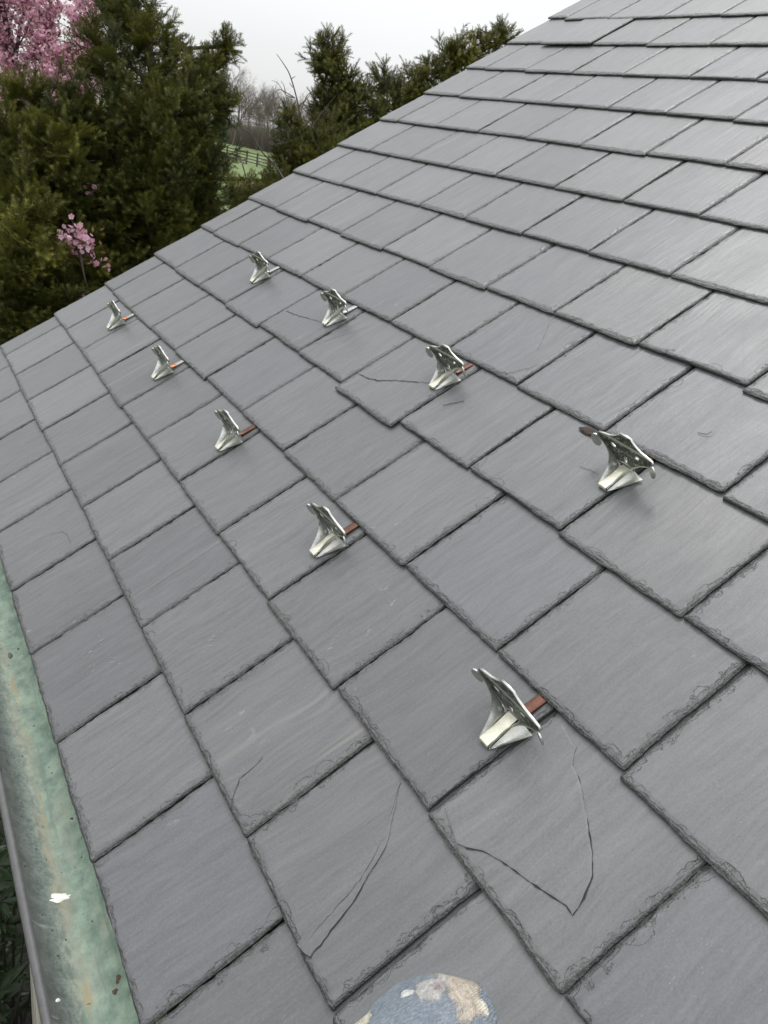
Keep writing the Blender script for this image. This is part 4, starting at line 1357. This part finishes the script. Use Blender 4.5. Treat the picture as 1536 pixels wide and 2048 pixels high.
# ------------------------------------------------------------------ far bare trees and meadow fence
def bare_tree_mesh(seed, H):
    r = random.Random(seed)
    V = []; F = []
    def seg(a, b_, r0, r1):
        d = (b_ - a).normalized()
        s = d.cross(Vector((0.3, 0.2, 0.93))); s.normalize(); t = d.cross(s)
        o = len(V)
        for k in range(3):
            an = 2.094 * k
            V.append(a + (s * math.cos(an) + t * math.sin(an)) * r0)
        for k in range(3):
            an = 2.094 * k
            V.append(b_ + (s * math.cos(an) + t * math.sin(an)) * r1)
        for k in range(3):
            k2 = (k + 1) % 3
            F.append((o + k, o + k2, o + 3 + k2, o + 3 + k))
    def grow(p, d, ln, rad, lev):
        n = 3 if lev < 3 else 2
        q = p
        for k in range(n):
            d = (d + Vector((r.gauss(0, .13), r.gauss(0, .13), r.gauss(0.04, .10)))).normalized()
            e = q + d * ln / n
            seg(q, e, rad * (1 - .35 * k / n), rad * (1 - .35 * (k + 1) / n))
            q = e
            if lev < 5 and (lev > 0 or k > 0):
                for m in range(2 if lev < 4 else 3):
                    ax = Vector((r.gauss(0, 1), r.gauss(0, 1), r.gauss(0, .5))).normalized()
                    dd = (d + ax * r.uniform(.45, .95)).normalized()
                    dd.z = max(dd.z, -.1)
                    grow(q, dd, ln * r.uniform(.48, .72), rad * (.50 if lev else .45), lev + 1)
    grow(Vector((0, 0, 0)), Vector((0, 0, 1)), H * .42, H * .013, 0)
    return mesh('bare_crown', V, F, M_FAR)


FAR = [bare_tree_mesh(s, h) for s, h in ((3, 13.0), (8, 12.0), (12, 10.5), (20, 9.0))]
print('bare', [len(m.polygons) for m in FAR])
spots = [(-126, 50.0, 0, 1.05, 'tallest leafless tree of the far row, just right of the big yew'),
         (-138, 56.0, 1, 1.0, None), (-120, 51.5, 2, 1.0, None), (-133, 58.5, 0, .9, None), (-112, 50.5, 3, 1.05, None), (-118, 55.0, 1, .85, None), (-128, 61.0, 2, 1.1, None),
         (-110, 54.0, 3, .95, None), (-122, 62.5, 0, .8, None), (-134, 67.0, 1, .9, None), (-115, 60.5, 2, .9, None), (-140, 73.0, 0, .85, None), (-126, 69.0, 3, 1.1, None), (-145, 60.0, 2, 1.2, None),
         (-150, 66.0, 1, 1.0, None), (-150, 54.0, 0, .9, None), (-155, 57.5, 3, 1.2, None), (-160, 79.0, 1, 1.0, None), (-136, 77.0, 2, 1.0, None), (-140, 30.0, 0, 1.0, 'pale leafless tree seen between the sprays of pink blossom')]
for k, (x, y, m, s, lb) in enumerate(spots):
    x, y = x * 1.12, y * 1.10
    t = empty('bare_tree', lb or 'leafless grey brown tree in the far row beyond the meadow', 'tree', (x, y, GZ - .2), (0, 0, k * 1.7), None if lb else 'leafless trees beyond the meadow')
    t.scale = (s * 1.08,) * 3
    o = obj('branches', FAR[m], t)

# undergrowth thicket under the far trees: one mass nobody could count
r = np.random.default_rng(5)
n = 9000
tt = r.random(n); back = r.random(n) ** 1.5 * 35
px = -150 + 32 * tt - .9 * back; py = 55.0 + 9 * tt + .42 * back
hh = r.uniform(1.5, 5.5, n)
a = np.stack([px, py, np.full(n, GZ - .3)], 1)
e = a + np.stack([r.normal(0, .5, n), r.normal(0, .5, n), hh], 1)
wv = np.stack([np.full(n, .03), r.normal(0, .03, n), np.zeros(n)], 1)
V = np.concatenate([a - wv, a + wv, e], 0)
F = np.stack([np.arange(n), np.arange(n) + n, np.arange(n) + 2 * n], 1)
tag(obj('thicket', np_mesh('thicket', V, F, M_FAR)), 'grey brown thicket of bare stems under the far trees', None, None, 'stuff')

# small dark conifer in the far row
fc = empty('conifer_tree', 'faint dark green conifer among the far leafless trees', 'conifer', (-128, 47.6, GZ))
mb = MB(); mb.add(tube([(0, 0, 0), (0, 0, 5), (0, 0, 9.6)], [.2, .13, .02], 6))
obj('trunk', mb.mesh('trunk', M_FAR), fc)
V = []; T = []
for k in range(2600):
    z = 1 + 8.6 * r.random() ** 1.2
    rad = 1.7 * (1 - z / 10) * (.4 + .6 * r.random()); a = r.uniform(0, 6.28)
    c = np.array([rad * math.cos(a), rad * math.sin(a), z - rad * .2]); d = r.normal(size=3) * .28
    V += [c, c + d, c + r.normal(size=3) * .25]; T += [r.random()] * 3
V = np.array(V)
obj('crown', np_mesh('crown', V, np.arange(len(V)).reshape(-1, 3), leafy('far_conifer_needles', (.05, .085, .045), (.09, .13, .07), .7), {'tint': T}), fc)

# fence
fa = Vector((-104, 33.2, 0)); fb = Vector((-58, 38.0, 0))
fen = empty('wooden_fence', 'dark four rail wooden fence across the green meadow', 'fence', (fa.x, fa.y, GZ))
M_FENCE = simple('dark_fence_wood', (0.075, 0.070, 0.060), 0.85)
dirv = (fb - fa).normalized(); Lf = (fb - fa).length
ang = math.atan2(dirv.y, dirv.x)
fen.rotation_euler = (0, 0, ang)
nP = int(Lf / 2.4)
post_me = mesh('post', *box(-.07, .07, -.07, .07, -.3, 1.32), M_FENCE)
rail_me = mesh('rail', *box(0, 2.4, .072, .105, -.05, .05), M_FENCE)
for k in range(nP + 1):
    obj('post', post_me, fen, (k * 2.4, 0, 0))
    if k < nP:
        for z in (.22, .52, .82, 1.14):
            obj('rail', rail_me, fen, (k * 2.4, 0, z))

# ------------------------------------------------------------------ broadleaf shrub below the gutter
ls = empty('laurel_shrub', 'dark glossy broadleaf evergreen shrub below the gutter', 'shrub', (1.0, -.1, GZ))
inv = Matrix.Translation(-Vector((1.0, -.1, GZ)))
def leaf_mesh(seed, ln=.105, wd=.030):
    r2 = random.Random(seed)
    V = []; F = []; T = []
    n = 7
    for i in range(n + 1):
        t = i / n
        w = wd * math.sin(math.pi * min(1, t ** .85)) * .5
        z = -.14 * ln * t * t + r2.uniform(-.001, .001)
        for s in (-1, 0, 1):
            V.append((s * w, ln * t, z + abs(s) * w * .28)); T.append(.35 + .25 * (s == 0) + r2.uniform(-.1, .1))
    for i in range(n):
        for k in range(2):
            F.append((i * 3 + k, i * 3 + k + 1, (i + 1) * 3 + k + 1, (i + 1) * 3 + k))
    me = mesh('leaf', V, F, M_LAUREL, True)
    a_ = me.attributes.new('tint', 'FLOAT', 'POINT'); a_.data.foreach_set('value', T)
    return me
LEAF = [leaf_mesh(1), leaf_mesh(2, .09, .034), leaf_mesh(3, .115, .028)]
mb = MB()
rr = random.Random(9)
lv = []
stems = []
for k in range(85):
    bx, by = rr.uniform(.1, 1.9), rr.uniform(-.30, .10)
    tipz = rr.uniform(-2.7, -1.25) - max(0, .5 - bx) * .3
    p0 = Vector((bx * .6 + .4 + rr.uniform(-.1, .1), by * .6 - .05, GZ)); p2 = Vector((bx, by, tipz))
    p1 = p0.lerp(p2, .6) + Vector((rr.uniform(-.1, .1), rr.uniform(-.05, .05), 0))
    P = smooth_path([p0, p1, p2], 5)
    mb.add(tube(P, [.010 * (1 - .7 * i / (len(P) - 1)) for i in range(len(P))], 5, False))
    stems.append(P)
o = obj('stem', mb.mesh('stem', simple('dark_stem', (.012, .010, .007), .9), True), ls); o.matrix_parent_inverse = inv
allleaf = []
for P in stems:
    for i in range(4, len(P)):
        for m in range(4 if i < len(P) - 1 else 8):
            an = rr.uniform(0, 6.28)
            d = Vector((math.cos(an), math.sin(an), rr.uniform(-.15, .5)))
            allleaf.append((P[i] + d * .01, d.normalized(), rr.uniform(.75, 1.15), rr.randrange(3)))
def left_of_post(q):
    d = Vector((1.282 - 3.0617, .046 + .1692)); w = Vector((q.x - 3.0617, q.y + .1692))
    return (d.x * w.y - d.y * w.x) / d.length
allleaf = [q for q in allleaf if left_of_post(q[0]) > .075]
allleaf.sort(key=lambda q: -(q[0].z))
for k, (p, d, s, m) in enumerate(allleaf[:290]):
    o = bpy.data.objects.new('leaf', LEAF[m]); link(o, ls); o.matrix_parent_inverse = inv
    zc = Vector((0, 0, 1)) + Vector((rr.uniform(-.3, .3), rr.uniform(-.3, .3), 0)); x = d.cross(zc).normalized(); z = x.cross(d)
    o.matrix_basis = Matrix.Translation(p) @ Matrix((x, d, z)).transposed().to_4x4() @ Matrix.Scale(s, 4)
mb = MB(); tl = []
for (p, d, s, m) in allleaf[290:]:
    me = LEAF[m]
    zc = Vector((0, 0, 1)); x = d.cross(zc).normalized(); z = x.cross(d)
    mt = Matrix.Translation(p) @ Matrix((x, d, z)).transposed().to_4x4() @ Matrix.Scale(s, 4)
    mb.add(([mt @ v.co for v in me.vertices], [tuple(pp.vertices) for pp in me.polygons]))
if mb.V:
    me = mb.mesh('foliage', M_LAUREL, True)
    a_ = me.attributes.new('tint', 'FLOAT', 'POINT'); a_.data.foreach_set('value', [.4] * len(me.vertices))
    o = obj('foliage', me, ls); o.matrix_parent_inverse = inv; o['kind'] = 'stuff'

# ------------------------------------------------------------------ person: bent leg in paint-splashed jeans
def jeans_material():
    t = NT('worn_denim'); co = t.obj_co()
    w1 = t.n('ShaderNodeTexWave'); w1.bands_direction = 'DIAGONAL'; w1.inputs['Scale'].default_value = 420; w1.inputs['Distortion'].default_value = 2.5; w1.inputs['Detail'].default_value = 2
    t.l(co, w1.inputs['Vector'])
    n = t.noise(co, 40, 5, 0.65); n2 = t.noise(t.vmul(co, (600, 200, 300)), 1.0, 3, 0.6); n3 = t.noise(co, 260, 3, 0.7)
    c = t.mix(t.mapr(n, 0.3, 0.7), (0.155, 0.190, 0.230), (0.25, 0.285, 0.32))
    c = t.mix(t.mapr(n2, 0.4, 0.7, 0, 0.55), c, (0.42, 0.45, 0.47))
    c = t.mix(t.math('MULTIPLY', w1.outputs['Fac'], 0.22), c, (0.14, 0.19, 0.27))
    edge = t.noise(co, 75, 5, 0.7)
    def spot(cx, cy, cz, rad, col, soft=0.1, wob=0.9):
        nonlocal c
        vm = t.n('ShaderNodeVectorMath', operation='DISTANCE'); t.l(co, vm.inputs[0]); vm.inputs[1].default_value = (cx, cy, cz)
        k = t.math('DIVIDE', vm.outputs['Value'], rad)
        k = t.math('ADD', k, t.math('MULTIPLY', t.math('SUBTRACT', edge, 0.5), wob * 2))
        m = t.mapr(k, 1.0 - soft, 1.0 + soft, 1, 0)
        cc = t.mix(t.mapr(n3, 0.35, 0.65), tuple(x * .72 for x in col), tuple(min(1, x * 1.2) for x in col))
        c = t.mix(m, c, cc)
        return m
    masks = [spot(*s) for s in SPOTS]
    h = masks[0]
    for m in masks[1:]: h = t.math('MAXIMUM', h, m)
    thr = t.noise(t.vmul(co, (900, 260, 500)), 1.0, 4, 0.75)
    c = t.mix(t.mapr(thr, 0.57, 0.70, 0, 0.55), c, (0.60, 0.62, 0.63))
    c = t.mix(t.mapr(thr, 0.30, 0.42, 0.45, 0), c, (0.10, 0.125, 0.16))
    nb = t.bump(w1.outputs['Fac'], 0.0008, 0.7); nb = t.bump(thr, 0.0016, 0.8, nb); nb = t.bump(n3, 0.0012, 0.6, nb); nb = t.bump(h, 0.0012, 0.8, nb)
    return t.done(c, 0.85, nb, spec=0.2)


SPOTS = [(2.806, .158, .440, .024, (.46, .40, .33), .08, .8), (2.822, .152, .427, .016, (.52, .46, .38), .08, .8), (2.803, .135, .432, .013, (.46, .45, .43), .15, 1.2), (2.803, .138, .436, .007, (.27, .19, .21), .2, .9),
         (2.829, .162, .421, .008, (.70, .67, .56), .08, 1.0), (2.831, .160, .413, .008, (.66, .64, .54), .08, 1.0), (2.787, .084, .400, .012, (.62, .58, .47), .08, .8), (2.797, .113, .414, .005, (.72, .71, .68), .1, 1.0), (2.794, .118, .424, .006, (.72, .71, .68), .1, 1.2)]
per = empty('person', 'bent knee in faded blue jeans splashed with dried tan and white paint', 'person', rp(2.78, .2, 0))
pinv = Matrix.Translation(-rp(2.78, .2, 0))
LEG = [(2.90, .10, .05, .042), (2.87, .22, .14, .050), (2.822, .328, .238, .050), (2.872, .20, .262, .064), (2.96, .02, .30, .078)]
BOOT = (2.90, .10, .0)
KNOBS = [((2.806, .158, .442), .011, .024), ((2.777, .118, .427), -.007, .022), ((2.825, .170, .420), .004, .02)]
KDIR = Vector((-.25, .62, .55)).normalized()
PATH = smooth_path([rp(*q[:3]) for q in LEG], 14)
rad0 = [q[3] for q in LEG]
RAD = []
for i in range(len(PATH)):
    t_ = i / 14.0; k = min(int(t_), len(rad0) - 2); fr = t_ - k
    fr = fr * fr * (3 - 2 * fr)
    RAD.append(rad0[k] * (1 - fr) + rad0[k + 1] * fr)
V, F = tube(PATH, RAD, 48)
V2 = []
for v_ in V:
    v_ = Vector(v_)
    q = v_ * 22
    nn = mnoise.noise(q) * .0055 + mnoise.noise(v_ * 70) * .0022 + .0012 * math.sin(v_.y * 260 + mnoise.noise(v_ * 25) * 6)
    w_ = v_ + Vector((nn, nn * .6, nn))
    for (px_, amp, sg) in KNOBS:                    # kneecap and the slack of the cloth beside it
        w_ += KDIR * amp * math.exp(-((v_ - Vector(px_)).length / sg) ** 2)
    V2.append(w_)
me = mesh('leg', V2, F, jeans_material(), True)
o = obj('leg', me, per); o.matrix_parent_inverse = pinv
# boot under the shin (out of the picture)
foot = rp(*BOOT)
b_ = MB()
P = [foot + Vector((.10, 0, .05)), foot + Vector((.03, .01, .055)), foot + Vector((-.06, .02, .045)), foot + Vector((-.13, .03, .035)), foot + Vector((-.16, .035, .03))]
b_.add(tube(smooth_path(P, 4), [.045 * x for x in (.8, .95, 1, 1, 1, 1.02, 1.03, 1.04, 1.05, 1.06, 1.05, 1.0, .95, .9, .8, .6, .3)], 16))
o = obj('boot', b_.mesh('boot', simple('brown_work_boot', (.12, .07, .04), .6, .2, 40), True), per); o.matrix_parent_inverse = pinv
